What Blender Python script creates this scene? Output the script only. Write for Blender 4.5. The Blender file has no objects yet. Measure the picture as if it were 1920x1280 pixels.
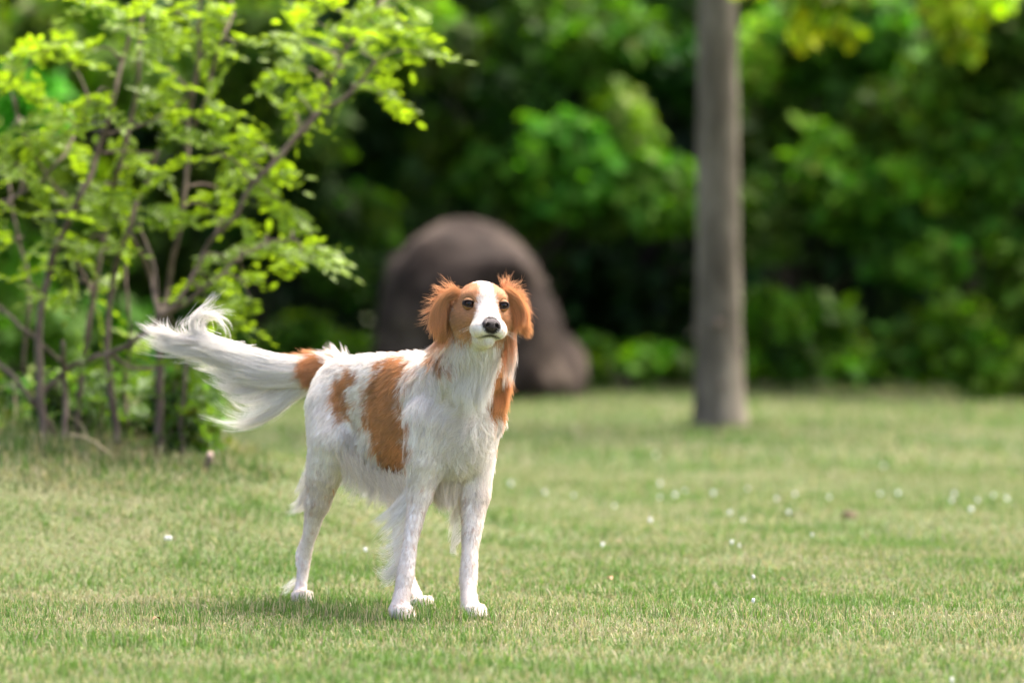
import bpy, math, random
import numpy as np
from mathutils import Vector, kdtree
import openvdb

random.seed(7)
rng = np.random.default_rng(11)

# ------------------------------------------------------------------ camera, sky, sun, exposure
SC = bpy.context.scene
COL = SC.collection
F = 8890.0          # focal length in photograph pixels (1920 wide)
CAM_H = 0.75        # eye height of the photographer's camera
HOR = 495.0         # horizon row in the photograph


def W(px, py, D):
    """photograph pixel + distance -> a point of the place (camera at (0,-10,CAM_H) looking along +Y)"""
    return np.array([(px - 960.0) / F * D, D - 10.0, CAM_H - (py - HOR) / F * D])


cam_d = bpy.data.cameras.new('camera')
cam = bpy.data.objects.new('camera', cam_d)
COL.objects.link(cam)
cam.location = (0, -10, CAM_H)
cam.rotation_euler = (math.radians(90) - math.atan((640 - HOR) / F), 0, 0)
cam_d.sensor_width = 36.0
cam_d.lens = F * 36.0 / 1920.0
cam_d.clip_start = 0.1
cam_d.clip_end = 3000
cam_d.dof.use_dof = True
cam_d.dof.focus_distance = 9.96
cam_d.dof.aperture_fstop = 2.8
SC.camera = cam

world = bpy.data.worlds.new('World')
SC.world = world
world.use_nodes = True
wn = world.node_tree
for n in list(wn.nodes):
    wn.nodes.remove(n)
sky = wn.nodes.new('ShaderNodeTexSky')
sky.sky_type = 'NISHITA'
sky.sun_disc = False
SUN_TO = Vector((0.48, 0.36, 1.0)).normalized()
sky.sun_elevation = math.asin(SUN_TO.z)
sky.sun_rotation = math.atan2(SUN_TO.x, SUN_TO.y)
sky.air_density = 0.35
sky.dust_density = 5.0
sky.ozone_density = 0.1
bg = wn.nodes.new('ShaderNodeBackground')
bg.inputs['Strength'].default_value = 0.15
wo = wn.nodes.new('ShaderNodeOutputWorld')
wn.links.new(sky.outputs[0], bg.inputs[0])
wn.links.new(bg.outputs[0], wo.inputs[0])

sun_d = bpy.data.lights.new('sun', 'SUN')
sun_d.energy = 1.1
sun_d.angle = math.radians(32)
sun_d.color = (1.0, 0.965, 0.91)
sun = bpy.data.objects.new('sun', sun_d)
COL.objects.link(sun)
sun.rotation_euler = (-SUN_TO).to_track_quat('-Z', 'Y').to_euler()

vs = SC.view_settings
vs.view_transform = 'Standard'
vs.look = 'None'
vs.exposure = 2.58
vs.gamma = 1.0
vs.use_curve_mapping = False
SC.cycles.use_denoising = True
SC.cycles.max_bounces = 10
SC.cycles.diffuse_bounces = 5
SC.cycles.transmission_bounces = 6
SC.cycles.caustics_reflective = False
SC.cycles.caustics_refractive = False


# ------------------------------------------------------------------ helpers
def tag(o, label=None, cat=None, group=None, kind=None):
    if label: o['label'] = label
    if cat: o['category'] = cat
    if group: o['group'] = group
    if kind: o['kind'] = kind
    return o


def link(name, data, parent=None):
    o = bpy.data.objects.new(name, data)
    COL.objects.link(o)
    o.parent = parent
    return o


def empty(name, loc):
    o = bpy.data.objects.new(name, None)
    COL.objects.link(o)
    o.location = loc
    return o


def np_mesh(name, V, quads=None, tris=None, mat=None, smooth=False, col=None, vcol=None):
    """mesh from numpy arrays; col = per face colour, vcol = per vertex colour"""
    V = np.asarray(V, np.float32)
    me = bpy.data.meshes.new(name)
    loops, starts, s = [], [], 0
    if quads is not None and len(quads):
        q = np.asarray(quads, np.int32)
        loops.append(q.ravel()); starts.append(np.arange(len(q)) * 4); s = q.size
    if tris is not None and len(tris):
        t = np.asarray(tris, np.int32)
        loops.append(t.ravel()); starts.append(s + np.arange(len(t)) * 3)
    loops = np.concatenate(loops).astype(np.int32)
    starts = np.concatenate(starts).astype(np.int32)
    me.vertices.add(len(V)); me.vertices.foreach_set('co', V.ravel())
    me.loops.add(len(loops)); me.loops.foreach_set('vertex_index', loops)
    me.polygons.add(len(starts)); me.polygons.foreach_set('loop_start', starts)
    if smooth:
        me.polygons.foreach_set('use_smooth', np.ones(len(starts), bool))
    me.update(calc_edges=True)
    if vcol is not None:
        a = me.attributes.new('col', 'FLOAT_COLOR', 'POINT')
        c = np.ones((len(V), 4), np.float32); c[:, :3] = vcol
        a.data.foreach_set('color', c.ravel())
    if mat: me.materials.append(mat)
    return me


def nz(P, f, seed=0):
    """cheap smooth noise in about -1..1"""
    P = np.asarray(P)
    r = np.random.default_rng(seed)
    o = np.zeros(len(P))
    for k in range(5):
        w = r.normal(size=P.shape[1]) * f * (1 + .35 * k)
        o += np.sin(P @ w + r.uniform(0, 6.28)) / (1 + .25 * k)
    return o / 2.6


def unit(v):
    return v / np.maximum(np.linalg.norm(v, axis=-1, keepdims=True), 1e-9)


def sstep(a, b, x):
    t = np.clip((x - a) / (b - a), 0, 1)
    return t * t * (3 - 2 * t)


def tube(pts, rad, sides=7, wob=0.0):
    """tapered tube along a polyline, capped; returns V, quads, tris"""
    P = np.asarray(pts, float); n = len(P)
    R = np.asarray(rad, float)
    T = unit(np.gradient(P, axis=0))
    ref = np.array([0.3, 1.0, 0.1])
    A = unit(np.cross(T, ref)); B = np.cross(T, A)
    th = np.linspace(0, 2 * np.pi, sides, endpoint=False)
    V = P[:, None, :] + R[:, None, None] * (np.cos(th)[None, :, None] * A[:, None, :] + np.sin(th)[None, :, None] * B[:, None, :])
    if wob:
        V = V + (wob * R[:, None] * nz(V.reshape(-1, 3), 9).reshape(n, sides))[..., None] * unit(V - P[:, None, :])
    V = V.reshape(-1, 3)
    i = np.arange(n - 1)[:, None] * sides + np.arange(sides)[None, :]
    j = np.arange(n - 1)[:, None] * sides + (np.arange(sides)[None, :] + 1) % sides
    Q = np.stack([i, j, j + sides, i + sides], -1).reshape(-1, 4)
    V = np.vstack([V, P[0], P[-1]])
    a = np.arange(sides); b = (a + 1) % sides
    t1 = np.stack([b, a, np.full(sides, len(V) - 2)], -1)
    t2 = np.stack([a + (n - 1) * sides, b + (n - 1) * sides, np.full(sides, len(V) - 1)], -1)
    return V, Q, np.vstack([t1, t2])


def join_geo(parts):
    V, Q, T, o = [], [], [], 0
    for v, q, t in parts:
        V.append(v)
        if q is not None and len(q): Q.append(np.asarray(q) + o)
        if t is not None and len(t): T.append(np.asarray(t) + o)
        o += len(v)
    return np.vstack(V), (np.vstack(Q) if Q else None), (np.vstack(T) if T else None)


def smooth_line(pts, n=18):
    """Catmull-Rom resample"""
    P = np.asarray(pts, float)
    P = np.vstack([2 * P[0] - P[1], P, 2 * P[-1] - P[-2]])
    m = len(P) - 3
    u = np.linspace(0, m - 1e-6, n)
    k = u.astype(int); t = (u - k)[:, None]
    a, b, c, d = P[k], P[k + 1], P[k + 2], P[k + 3]
    return .5 * (2 * b + (c - a) * t + (2 * a - 5 * b + 4 * c - d) * t ** 2 + (3 * b - a - 3 * c + d) * t ** 3)


# ------------------------------------------------------------------ materials
def new_mat(name):
    m = bpy.data.materials.new(name)
    m.use_nodes = True
    nt = m.node_tree
    for n in list(nt.nodes): nt.nodes.remove(n)
    out = nt.nodes.new('ShaderNodeOutputMaterial')
    return m, nt, out


def leafy(name, trans=0.45, rough=0.45, spec=0.35, tint=(1.15, 1.25, .55), noise=None):
    """double sided leaf / blade: colour from the mesh, diffuse + translucent + soft gloss"""
    m, nt, out = new_mat(name)
    at = nt.nodes.new('ShaderNodeAttribute'); at.attribute_name = 'col'
    pb = nt.nodes.new('ShaderNodeBsdfPrincipled')
    pb.inputs['Roughness'].default_value = rough
    pb.inputs['Specular IOR Level'].default_value = spec
    tr = nt.nodes.new('ShaderNodeBsdfTranslucent')
    mul = nt.nodes.new('ShaderNodeMix'); mul.data_type = 'RGBA'; mul.blend_type = 'MULTIPLY'
    mul.inputs[0].default_value = 1.0
    mul.inputs[7].default_value = (*tint, 1)
    src = at.outputs['Color']
    if noise:
        tc = nt.nodes.new('ShaderNodeTexCoord')
        tx = nt.nodes.new('ShaderNodeTexNoise'); tx.inputs['Scale'].default_value = noise
        hs = nt.nodes.new('ShaderNodeHueSaturation')
        mr = nt.nodes.new('ShaderNodeMapRange')
        mr.inputs[3].default_value = .7; mr.inputs[4].default_value = 1.3
        nt.links.new(tc.outputs['Object'], tx.inputs['Vector'])
        nt.links.new(tx.outputs[0], mr.inputs[0]); nt.links.new(mr.outputs[0], hs.inputs['Value'])
        nt.links.new(src, hs.inputs['Color']); src = hs.outputs[0]
    nt.links.new(src, pb.inputs['Base Color'])
    nt.links.new(src, mul.inputs[6])
    nt.links.new(mul.outputs[2], tr.inputs['Color'])
    mx = nt.nodes.new('ShaderNodeMixShader'); mx.inputs[0].default_value = trans
    nt.links.new(pb.outputs[0], mx.inputs[1]); nt.links.new(tr.outputs[0], mx.inputs[2])
    nt.links.new(mx.outputs[0], out.inputs[0])
    return m


def rough_mat(name, c1, c2, scale=8.0, rough=.85, bump=.3, stretch=(1, 1, 1), detail=6, c3=None, spec=.3, bscale=None):
    m, nt, out = new_mat(name)
    tc = nt.nodes.new('ShaderNodeTexCoord')
    mp = nt.nodes.new('ShaderNodeMapping'); mp.inputs['Scale'].default_value = stretch
    nt.links.new(tc.outputs['Object'], mp.inputs['Vector'])
    tx = nt.nodes.new('ShaderNodeTexNoise'); tx.inputs['Scale'].default_value = scale; tx.inputs['Detail'].default_value = detail
    tx.inputs['Roughness'].default_value = .65
    nt.links.new(mp.outputs[0], tx.inputs['Vector'])
    cr = nt.nodes.new('ShaderNodeValToRGB')
    cr.color_ramp.elements[0].position = .32; cr.color_ramp.elements[0].color = (*c1, 1)
    cr.color_ramp.elements[1].position = .68; cr.color_ramp.elements[1].color = (*c2, 1)
    if c3:
        e = cr.color_ramp.elements.new(.5); e.color = (*c3, 1)
    nt.links.new(tx.outputs[0], cr.inputs[0])
    pb = nt.nodes.new('ShaderNodeBsdfPrincipled')
    pb.inputs['Roughness'].default_value = rough
    pb.inputs['Specular IOR Level'].default_value = spec
    nt.links.new(cr.outputs[0], pb.inputs['Base Color'])
    if bump:
        t2 = nt.nodes.new('ShaderNodeTexNoise'); t2.inputs['Scale'].default_value = bscale or scale * 3; t2.inputs['Detail'].default_value = 5
        nt.links.new(mp.outputs[0], t2.inputs['Vector'])
        bp = nt.nodes.new('ShaderNodeBump'); bp.inputs['Strength'].default_value = bump; bp.inputs['Distance'].default_value = .02
        nt.links.new(t2.outputs[0], bp.inputs['Height']); nt.links.new(bp.outputs[0], pb.inputs['Normal'])
    nt.links.new(pb.outputs[0], out.inputs[0])
    return m


def attr_mat(name, rough=.6, spec=.3, sss=0):
    m, nt, out = new_mat(name)
    at = nt.nodes.new('ShaderNodeAttribute'); at.attribute_name = 'col'
    pb = nt.nodes.new('ShaderNodeBsdfPrincipled')
    pb.inputs['Roughness'].default_value = rough
    pb.inputs['Specular IOR Level'].default_value = spec
    nt.links.new(at.outputs['Color'], pb.inputs['Base Color'])
    nt.links.new(pb.outputs[0], out.inputs[0])
    return m


def hair_mat(name):
    m, nt, out = new_mat(name)
    at = nt.nodes.new('ShaderNodeAttribute'); at.attribute_name = 'col'
    df = nt.nodes.new('ShaderNodeBsdfDiffuse')
    tr = nt.nodes.new('ShaderNodeBsdfTranslucent')
    hr = nt.nodes.new('ShaderNodeBsdfHair'); hr.component = 'Reflection'
    hr.inputs['RoughnessU'].default_value = .25; hr.inputs['RoughnessV'].default_value = .8
    hr.inputs['Color'].default_value = (.9, .9, .9, 1)
    nt.links.new(at.outputs['Color'], df.inputs['Color'])
    nt.links.new(at.outputs['Color'], tr.inputs['Color'])
    m1 = nt.nodes.new('ShaderNodeMixShader'); m1.inputs[0].default_value = .30
    nt.links.new(df.outputs[0], m1.inputs[1]); nt.links.new(tr.outputs[0], m1.inputs[2])
    m2 = nt.nodes.new('ShaderNodeMixShader'); m2.inputs[0].default_value = .05
    nt.links.new(m1.outputs[0], m2.inputs[1]); nt.links.new(hr.outputs[0], m2.inputs[2])
    nt.links.new(m2.outputs[0], out.inputs[0])
    return m


M_GRASS = leafy('grass_blades', .35, .6, .25, (1.05, 1.15, .75))
M_LEAF = leafy('shrub_leaflets', .55, .45, .3, (1.3, 1.3, .45), noise=6)
M_HEDGE = leafy('hedge_leaves', .45, .6, .16, (1.2, 1.35, .35))
M_BARK = rough_mat('shrub_bark', (.060, .040, .027), (.20, .150, .108), 30, .85, .4, (1, 1, .35))
M_TREEBARK = rough_mat('tree_bark', (.060, .049, .033), (.25, .215, .155), 6, .9, .7, (1, 1, .3), c3=(.13, .11, .078), bscale=26, spec=.15)
M_DARKBARK = rough_mat('shaded_bark', (.012, .009, .007), (.04, .03, .022), 20, .9, .3)  # bark colour darkened to stand in for shade among the leaves
M_ROCK = rough_mat('boulder_stone', (.010, .007, .005), (.085, .064, .048), 3.2, .9, .5, c3=(.027, .019, .0145), bscale=18, spec=.12)
M_SOIL = rough_mat('soil', (.012, .009, .006), (.05, .036, .022), 4, .95, .4)
M_CLOD = rough_mat('clod', (.05, .035, .02), (.16, .11, .06), 60, .95, .4)
M_FUR = hair_mat('dog_hair')
M_SKIN = attr_mat('dog_skin', .7, .2)

# ------------------------------------------------------------------ terrain


def ground_z(x, y):
    x = np.asarray(x, float); y = np.asarray(y, float)
    side = sstep(.15, -.95, x)
    up = sstep(.75, 3.1, y) * (1 - sstep(3.7, 6.5, y))
    m = (.205 + .05 * sstep(-.9, -1.7, x)) * side * up
    und = .012 * np.sin(x * 1.7 + .4) * np.sin(y * .9) + .006 * np.sin(x * 4.1 + y * 2.3)
    und = und * sstep(1.2, 2.5, np.hypot(x + .25, y - .2))
    return m + und


def gpx(px, py, h=0.0):
    """a pixel on flat lawn (things whose middle stands h above it)"""
    D = F * (CAM_H - h) / (py - HOR)
    p = W(px, py, D)
    return p[0], p[1]


def lawn_tone(x, y):
    """0 = lush green .. 1 = dry straw, patches of the lawn"""
    P = np.stack([x, y * .8], -1)
    a = .50 + .45 * nz(P, 2.1, 5) + .32 * nz(P, 6.0, 6)
    return np.clip(a, 0, 1)


def make_ground():
    xs = np.concatenate([np.linspace(-900, -12, 10), np.linspace(-9, 9, 121), np.linspace(12, 900, 10)])
    ys = np.concatenate([np.linspace(-300, -6, 8), np.linspace(-4, 22, 161), np.linspace(24, 1500, 14)])
    X, Y = np.meshgrid(xs, ys)
    Z = ground_z(X.ravel(), Y.ravel())
    V = np.stack([X.ravel(), Y.ravel(), Z], -1)
    nx, ny = len(xs), len(ys)
    i = (np.arange(ny - 1)[:, None] * nx + np.arange(nx - 1)[None, :]).ravel()
    Q = np.stack([i, i + 1, i + 1 + nx, i + nx], -1)
    m, nt, out = new_mat('lawn_ground')
    tc = nt.nodes.new('ShaderNodeTexCoord')
    n1 = nt.nodes.new('ShaderNodeTexNoise'); n1.inputs['Scale'].default_value = 1.3; n1.inputs['Detail'].default_value = 8
    n1.inputs['Roughness'].default_value = .7
    nt.links.new(tc.outputs['Object'], n1.inputs['Vector'])
    cr = nt.nodes.new('ShaderNodeValToRGB')
    cr.color_ramp.elements[0].position = .3; cr.color_ramp.elements[0].color = (.05, .075, .02, 1)
    cr.color_ramp.elements[1].position = .72; cr.color_ramp.elements[1].color = (.12, .105, .06, 1)
    e = cr.color_ramp.elements.new(.5); e.color = (.08, .10, .035, 1)
    nt.links.new(n1.outputs[0], cr.inputs[0])
    pb = nt.nodes.new('ShaderNodeBsdfPrincipled'); pb.inputs['Roughness'].default_value = .9
    pb.inputs['Specular IOR Level'].default_value = .15
    nt.links.new(cr.outputs[0], pb.inputs['Base Color'])
    n2 = nt.nodes.new('ShaderNodeTexNoise'); n2.inputs['Scale'].default_value = 60
    nt.links.new(tc.outputs['Object'], n2.inputs['Vector'])
    bp = nt.nodes.new('ShaderNodeBump'); bp.inputs['Strength'].default_value = .6; bp.inputs['Distance'].default_value = .02
    nt.links.new(n2.outputs[0], bp.inputs['Height']); nt.links.new(bp.outputs[0], pb.inputs['Normal'])
    nt.links.new(pb.outputs[0], out.inputs[0])
    o = link('lawn', np_mesh('lawn', V, quads=Q, mat=m, smooth=True))
    tag(o, 'mown lawn of short green and straw coloured grass', 'lawn', kind='structure')


make_ground()

# dark soil bed under the shrubbery at the far edge of the lawn
bx = np.linspace(-14, 14, 57)
edge = 17.95 + .12 * np.sin(bx * 1.3) + .08 * np.sin(bx * 3.7) - .02 * bx
V = np.vstack([np.stack([bx, edge, np.full_like(bx, .03)], -1), np.stack([bx, np.full_like(bx, 40.), np.full_like(bx, .05)], -1)])
i = np.arange(len(bx) - 1)
bed = link('planting_bed', np_mesh('planting_bed', V, quads=np.stack([i, i + 1, i + 1 + len(bx), i + len(bx)], -1), mat=M_SOIL))
tag(bed, 'dark bare soil bed under the shrubbery', 'soil', kind='structure')


# ------------------------------------------------------------------ grass
def blades(x, y, h, w, lean, tone, dark=None, seed=1, straw=(.35, .305, .185), green=(.078, .145, .031), lush=(.12, .225, .040)):
    """grass blades as 5-vertex bent strips"""
    r = np.random.default_rng(seed)
    n = len(x)
    z = ground_z(x, y) - .004
    th = r.uniform(0, 2 * np.pi, n)
    ax = np.stack([np.cos(th), np.sin(th), np.zeros(n)], -1)            # width axis
    ln = r.uniform(0, 2 * np.pi, n)
    L = np.stack([np.cos(ln), np.sin(ln), np.zeros(n)], -1) * (lean * h * r.uniform(.2, 1.0, n))[:, None]
    b = np.stack([x, y, z], -1)
    up = np.array([0, 0, 1.])
    mid = b + L * .35 + up * (h * .58)[:, None]
    tip = b + L * 1.05 + up * (h * np.sqrt(np.clip(1 - .4 * lean ** 2, .12, 1)))[:, None]
    hw = (w * .5)[:, None] * ax
    V = np.stack([b - hw, b + hw, mid - hw * .75, mid + hw * .75, tip], 1).reshape(-1, 3)
    k = np.arange(n) * 5
    Q = np.stack([k, k + 1, k + 3, k + 2], -1)
    T = np.stack([k + 2, k + 3, k + 4], -1)
    g = r.uniform(0, 1, n)[:, None]
    c = np.array(green) * (1 - g) + np.array(lush) * g
    s = np.array(straw) * r.uniform(.65, 1.15, n)[:, None]
    isd = (r.uniform(0, 1, n) < tone)[:, None]
    c = np.where(isd, s, c) * r.uniform(.75, 1.2, n)[:, None]
    C = np.repeat(c[:, None, :], 5, 1)
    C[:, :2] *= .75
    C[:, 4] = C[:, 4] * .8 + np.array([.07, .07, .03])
    return V, Q, T, C.reshape(-1, 3)


def scatter(n, d0, d1, mar, r):
    """points of the lawn seen between two distances, a margin either side"""
    d = np.sqrt(r.uniform((d0) ** 2, (d1) ** 2, n))
    x = r.uniform(-1, 1, n) * (d * 960 / F + mar)
    return x, d - 10


def make_grass():
    r = np.random.default_rng(3)
    parts = []
    for n, d0, d1, mar, hh, ww in ((190000, 8.1, 12.6, .35, .021, .0024), (95000, 12.6, 17.5, .5, .024, .0034), (64000, 17.5, 28.1, .7, .032, .0075)):
        x, y = scatter(n, d0, d1, mar, r)
        # tufts: pull blades towards random tuft centres
        tx = x + .02 * nz(np.stack([x, y], -1), 55, 8); ty = y + .03 * nz(np.stack([x, y], -1), 55, 9)
        tone = lawn_tone(tx, ty)
        h = hh * r.uniform(.45, 1.3, n) * (1.25 - .55 * tone)
        tall = r.uniform(0, 1, n) < .03
        h = np.where(tall, h * 1.9, h)
        tuft = nz(np.stack([tx, ty], -1), 9, 12) > .5
        h = np.where(tuft & (tone < .55), h * 1.5, h)
        w = ww * r.uniform(.6, 1.3, n)
        lean = r.uniform(.2, 1.5, n)
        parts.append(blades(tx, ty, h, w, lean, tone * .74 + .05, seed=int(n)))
    # longer blades the mower missed round the slim tree
    k = 900
    th = r.uniform(0, 6.283, k); rr_ = .125 + np.abs(r.normal(size=k)) * .06
    tb = W(1350, 800, 21.86)
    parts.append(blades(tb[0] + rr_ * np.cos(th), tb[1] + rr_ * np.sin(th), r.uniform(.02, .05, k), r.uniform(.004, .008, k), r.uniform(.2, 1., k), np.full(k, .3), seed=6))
    # a few longer blades left standing round the dog's feet
    cx, cy = [], []
    for (px, py, D) in ((746, 1150, 9.95), (884, 1150, 10.0), (561, 1122, 10.42), (785, 1136, 10.24), (500, 1150, 10.2), (640, 1160, 10.1), (330, 1190, 9.9)):
        p = W(px, py, D)
        k = 150
        cx.append(p[0] + r.normal(size=k) * .05); cy.append(p[1] - .03 + r.normal(size=k) * .04)
    cx = np.concatenate(cx); cy = np.concatenate(cy); k = len(cx)
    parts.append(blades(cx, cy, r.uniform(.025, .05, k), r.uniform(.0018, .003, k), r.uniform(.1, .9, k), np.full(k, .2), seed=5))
    V, Q, T = join_geo([(p[0], p[1], p[2]) for p in parts])
    C = np.vstack([p[3] for p in parts])
    o = link('grass', np_mesh('grass', V, quads=Q, tris=T, mat=M_GRASS, vcol=C))
    tag(o, 'short green and straw coloured lawn grass', 'grass', kind='stuff')
    # rough unmown grass on the bank round the shrub
    n = 15000
    x = -.42 - 1.75 * r.uniform(0, 1, n) ** .8
    y = r.uniform(2.3, 4.9, n)
    keep = (x < -.62 - .15 * np.abs(y - 3.4) + .1 * nz(np.stack([x, y], -1), 5, 31))
    x, y = x[keep], y[keep]; n = len(x)
    h = (.3 + .7 * sstep(2.35, 3.3, y)) * (.026 + .065 * sstep(-.75, -1.25, x) * r.uniform(.2, 1, n) + .03 * r.uniform(0, 1, n)) * (1 + .4 * nz(np.stack([x, y], -1), 6, 33))
    tall = r.uniform(0, 1, n) < .05
    h = np.where(tall & (x < -.95), h * 1.9, h)
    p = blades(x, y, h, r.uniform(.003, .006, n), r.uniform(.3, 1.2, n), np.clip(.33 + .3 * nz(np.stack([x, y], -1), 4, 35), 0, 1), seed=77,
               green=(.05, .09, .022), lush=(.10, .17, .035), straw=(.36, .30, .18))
    o = link('rough_grass', np_mesh('rough_grass', p[0], quads=p[1], tris=p[2], mat=M_GRASS, vcol=p[3]))
    tag(o, 'longer unmown grass on the bank under the leafy shrub', 'grass', kind='stuff')


make_grass()


# ------------------------------------------------------------------ leaves for the blurred shrubbery
def leaf_cloud(centers, radii, n, size, col, seed, flat=.75, droop=.35, var=.25, wob=.5):
    """n folded leaves spread through blobs, more of them near the outside of each blob"""
    r = np.random.default_rng(seed)
    C = np.asarray(centers, float); R = np.asarray(radii, float)
    pr = R ** 2 / (R ** 2).sum()
    k = r.choice(len(C), n, p=pr)
    d = unit(r.normal(size=(n, 3)))
    rad = R[k] * r.uniform(.05, 1, n) ** .45
    P = C[k] + d * rad[:, None] * np.array([1, 1, flat])
    P += wob * R[k][:, None] * np.stack([nz(P, 7, 1), nz(P, 7, 2), nz(P, 7, 3)], -1)
    P[:, 2] = np.maximum(P[:, 2], .03)
    nrm = unit(d * .6 + r.normal(size=(n, 3)) * .55 + np.array([0, -.15, .55]))
    a = unit(np.cross(nrm, r.normal(size=(n, 3))))
    a = unit(a + np.array([0, 0, -droop]))
    b = unit(np.cross(nrm, a)); nn = np.cross(a, b)
    s = (size * r.uniform(.6, 1.35, n))[:, None]
    v0 = P; v1 = P + a * s * .45 + b * s * .36 + nn * s * .07; v2 = P + a * s; v3 = P + a * s * .45 - b * s * .36 + nn * s * .07
    V = np.stack([v0, v1, v2, v3], 1).reshape(-1, 3)
    q = np.arange(n) * 4
    T = np.vstack([np.stack([q, q + 1, q + 2], -1), np.stack([q, q + 2, q + 3], -1)])
    cv = np.exp(.45 * r.normal(size=(len(C), 1))) * (1 + np.array([.14, 0, 0]) * r.normal(size=(len(C), 1)))  # clump brightness in the colour imitates sunlit clumps and dark gaps
    c = np.array(col)[None, :] * cv[k] * (1 + var * r.normal(size=(n, 1))) * (1 + .12 * r.normal(size=(n, 3)))
    c = np.clip(c, .004, .6)
    c = np.repeat(c[:, None, :], 4, 1).reshape(-1, 3)
    return V, T, c


def limbs(base, targets, r0, seed, lean=.15):
    """trunk and limbs running from the base to the clump centres"""
    r = np.random.default_rng(seed)
    geo = []
    base = np.asarray(base, float)
    for t in targets:
        t = np.asarray(t, float)
        m1 = base + (t - base) * np.array([.12, .12, .38]) + r.normal(size=3) * .05
        m2 = base + (t - base) * np.array([.55, .55, .78]) + r.normal(size=3) * .06
        P = smooth_line([base + r.normal(size=3) * np.array([.05, .05, 0]), m1, m2, t], 10)
        geo.append(tube(P, np.linspace(r0, r0 * .15, 10), 6))
    return join_geo(geo)


def shrub(name, label, base, clumps, n, size, col, seed, cat='shrub', group='shrubs along the far edge of the lawn', r0=.035, **kw):
    e = empty(name, base)
    C = np.array([c[:3] for c in clumps]); R = np.array([c[3] for c in clumps])
    V, Q, T = limbs(base, C[:14], r0, seed)
    link('trunk', np_mesh('trunk', V - np.array(base), quads=Q, tris=T, mat=M_DARKBARK, smooth=True), e)
    V, T, c = leaf_cloud(C, R, n, size, col, seed, **kw)
    link('crown', np_mesh('crown', V - np.array(base), tris=T, mat=M_HEDGE, vcol=c), e)
    tag(e, label, cat, group)
    return e


# clumps of the shrubbery as they hang, (px, py, distance, radius in px)
CL = {
    'a': [(60, 60, 25, 85), (150, 30, 25.2, 80), (20, 180, 26, 90), (240, 150, 26.5, 90), (90, 330, 26, 90), (30, 480, 26, 80), (200, 420, 27, 80), (60, 620, 25.5, 70), (180, 610, 26.5, 70), (-90, 300, 26, 120), (-80, 90, 26, 110), (-60, 560, 26, 110)],
    'b': [(330, 60, 27, 90), (430, 170, 27.5, 80), (480, 60, 27.5, 90), (560, 250, 27.5, 85), (380, 330, 27.5, 80), (300, 480, 27.5, 80), (480, 430, 27.8, 75), (600, 380, 27.6, 70), (640, 500, 27.6, 60), (400, 620, 27.6, 70), (560, 640, 27.9, 55), (640, 120, 28, 80)],
    'c': [(760, 60, 28.2, 80), (860, 110, 27.8, 70), (960, 190, 27.5, 80), (1050, 290, 27.2, 95), (1180, 260, 27.3, 85), (1230, 350, 27.1, 75), (930, 320, 27.5, 65), (1130, 90, 27.6, 95), (1010, 50, 27.8, 80), (1250, 130, 27.8, 70), (840, 260, 27.9, 60), (1120, 380, 27.3, 70), (1000, 385, 27.6, 55), (690, 400, 28, 55)],
    'd': [(1420, 420, 27.2, 65), (1440, 340, 27.5, 65), (1400, 240, 27.6, 60), (1560, 300, 27.3, 75), (1640, 370, 27.1, 80), (1700, 440, 27.0, 80), (1480, 210, 27.8, 70), (1590, 180, 27.6, 80), (1430, 590, 27.2, 65), (1480, 660, 27.2, 50), (1560, 590, 27.4, 50), (1400, 110, 27.8, 70), (1540, 60, 27.8, 80)],
    'e': [(1700, 220, 27.2, 90), (1790, 160, 27.0, 95), (1860, 300, 26.8, 90), (1770, 330, 27.0, 70), (1900, 420, 26.8, 70), (1740, 480, 26.7, 55), (1830, 640, 26.3, 75), (1790, 610, 26.4, 65), (1880, 700, 26.2, 50), (1690, 650, 26.6, 55), (1650, 60, 27.5, 90), (1880, 60, 27, 110), (2000, 250, 26.8, 130), (2010, 520, 26.6, 120), (1990, 680, 26.4, 90)],
}
LAB = {
    'a': ('light green leafy shrub behind the tall twiggy bush', (0.0817, 0.1634, 0.0086), 6500),
    'b': ('dark green shrub between the twiggy bush and the boulder', (0.0533, 0.1247, 0.0095), 7000),
    'c': ('broad mid green shrub overhanging the boulder', (0.0645, 0.1462, 0.0103), 9500),
    'd': ('dark leafy shrub directly behind the slim tree trunk', (.066, .15, .0095), 7500),
    'e': ('tall drooping shrub at the lawn edge beyond the slim tree', (.079, .17, .010), 10000),
}
for k, cl in CL.items():
    pts = []
    for (px, py, D, rp) in cl:
        p = W(px, py, D)
        pts.append((p[0], p[1], max(p[2], .12), rp / F * D))
    lo_, hi_ = {'a': (-160, 260), 'b': (260, 690), 'c': (690, 1300), 'd': (1300, 1640), 'e': (1640, 2080)}[k]
    for px in range(lo_, hi_, 55):
        for py, rp, dd in ((718, 28, 28.3), (690, 36, 28.9)):
            p = W(px + random.uniform(-30, 30), py + random.uniform(-40, 12), dd + random.uniform(-.1, .2))
            pts.append((p[0], p[1], max(p[2], .1), rp / F * dd))
    cx = np.mean([p[0] for p in pts]); cy = np.mean([p[1] for p in pts]) + .5
    lab, col, n = LAB[k]
    shrub('shrub', lab, (cx, cy, 0), pts, int(n * 1.1), .115, col, 100 + ord(k), r0=.016)

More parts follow.
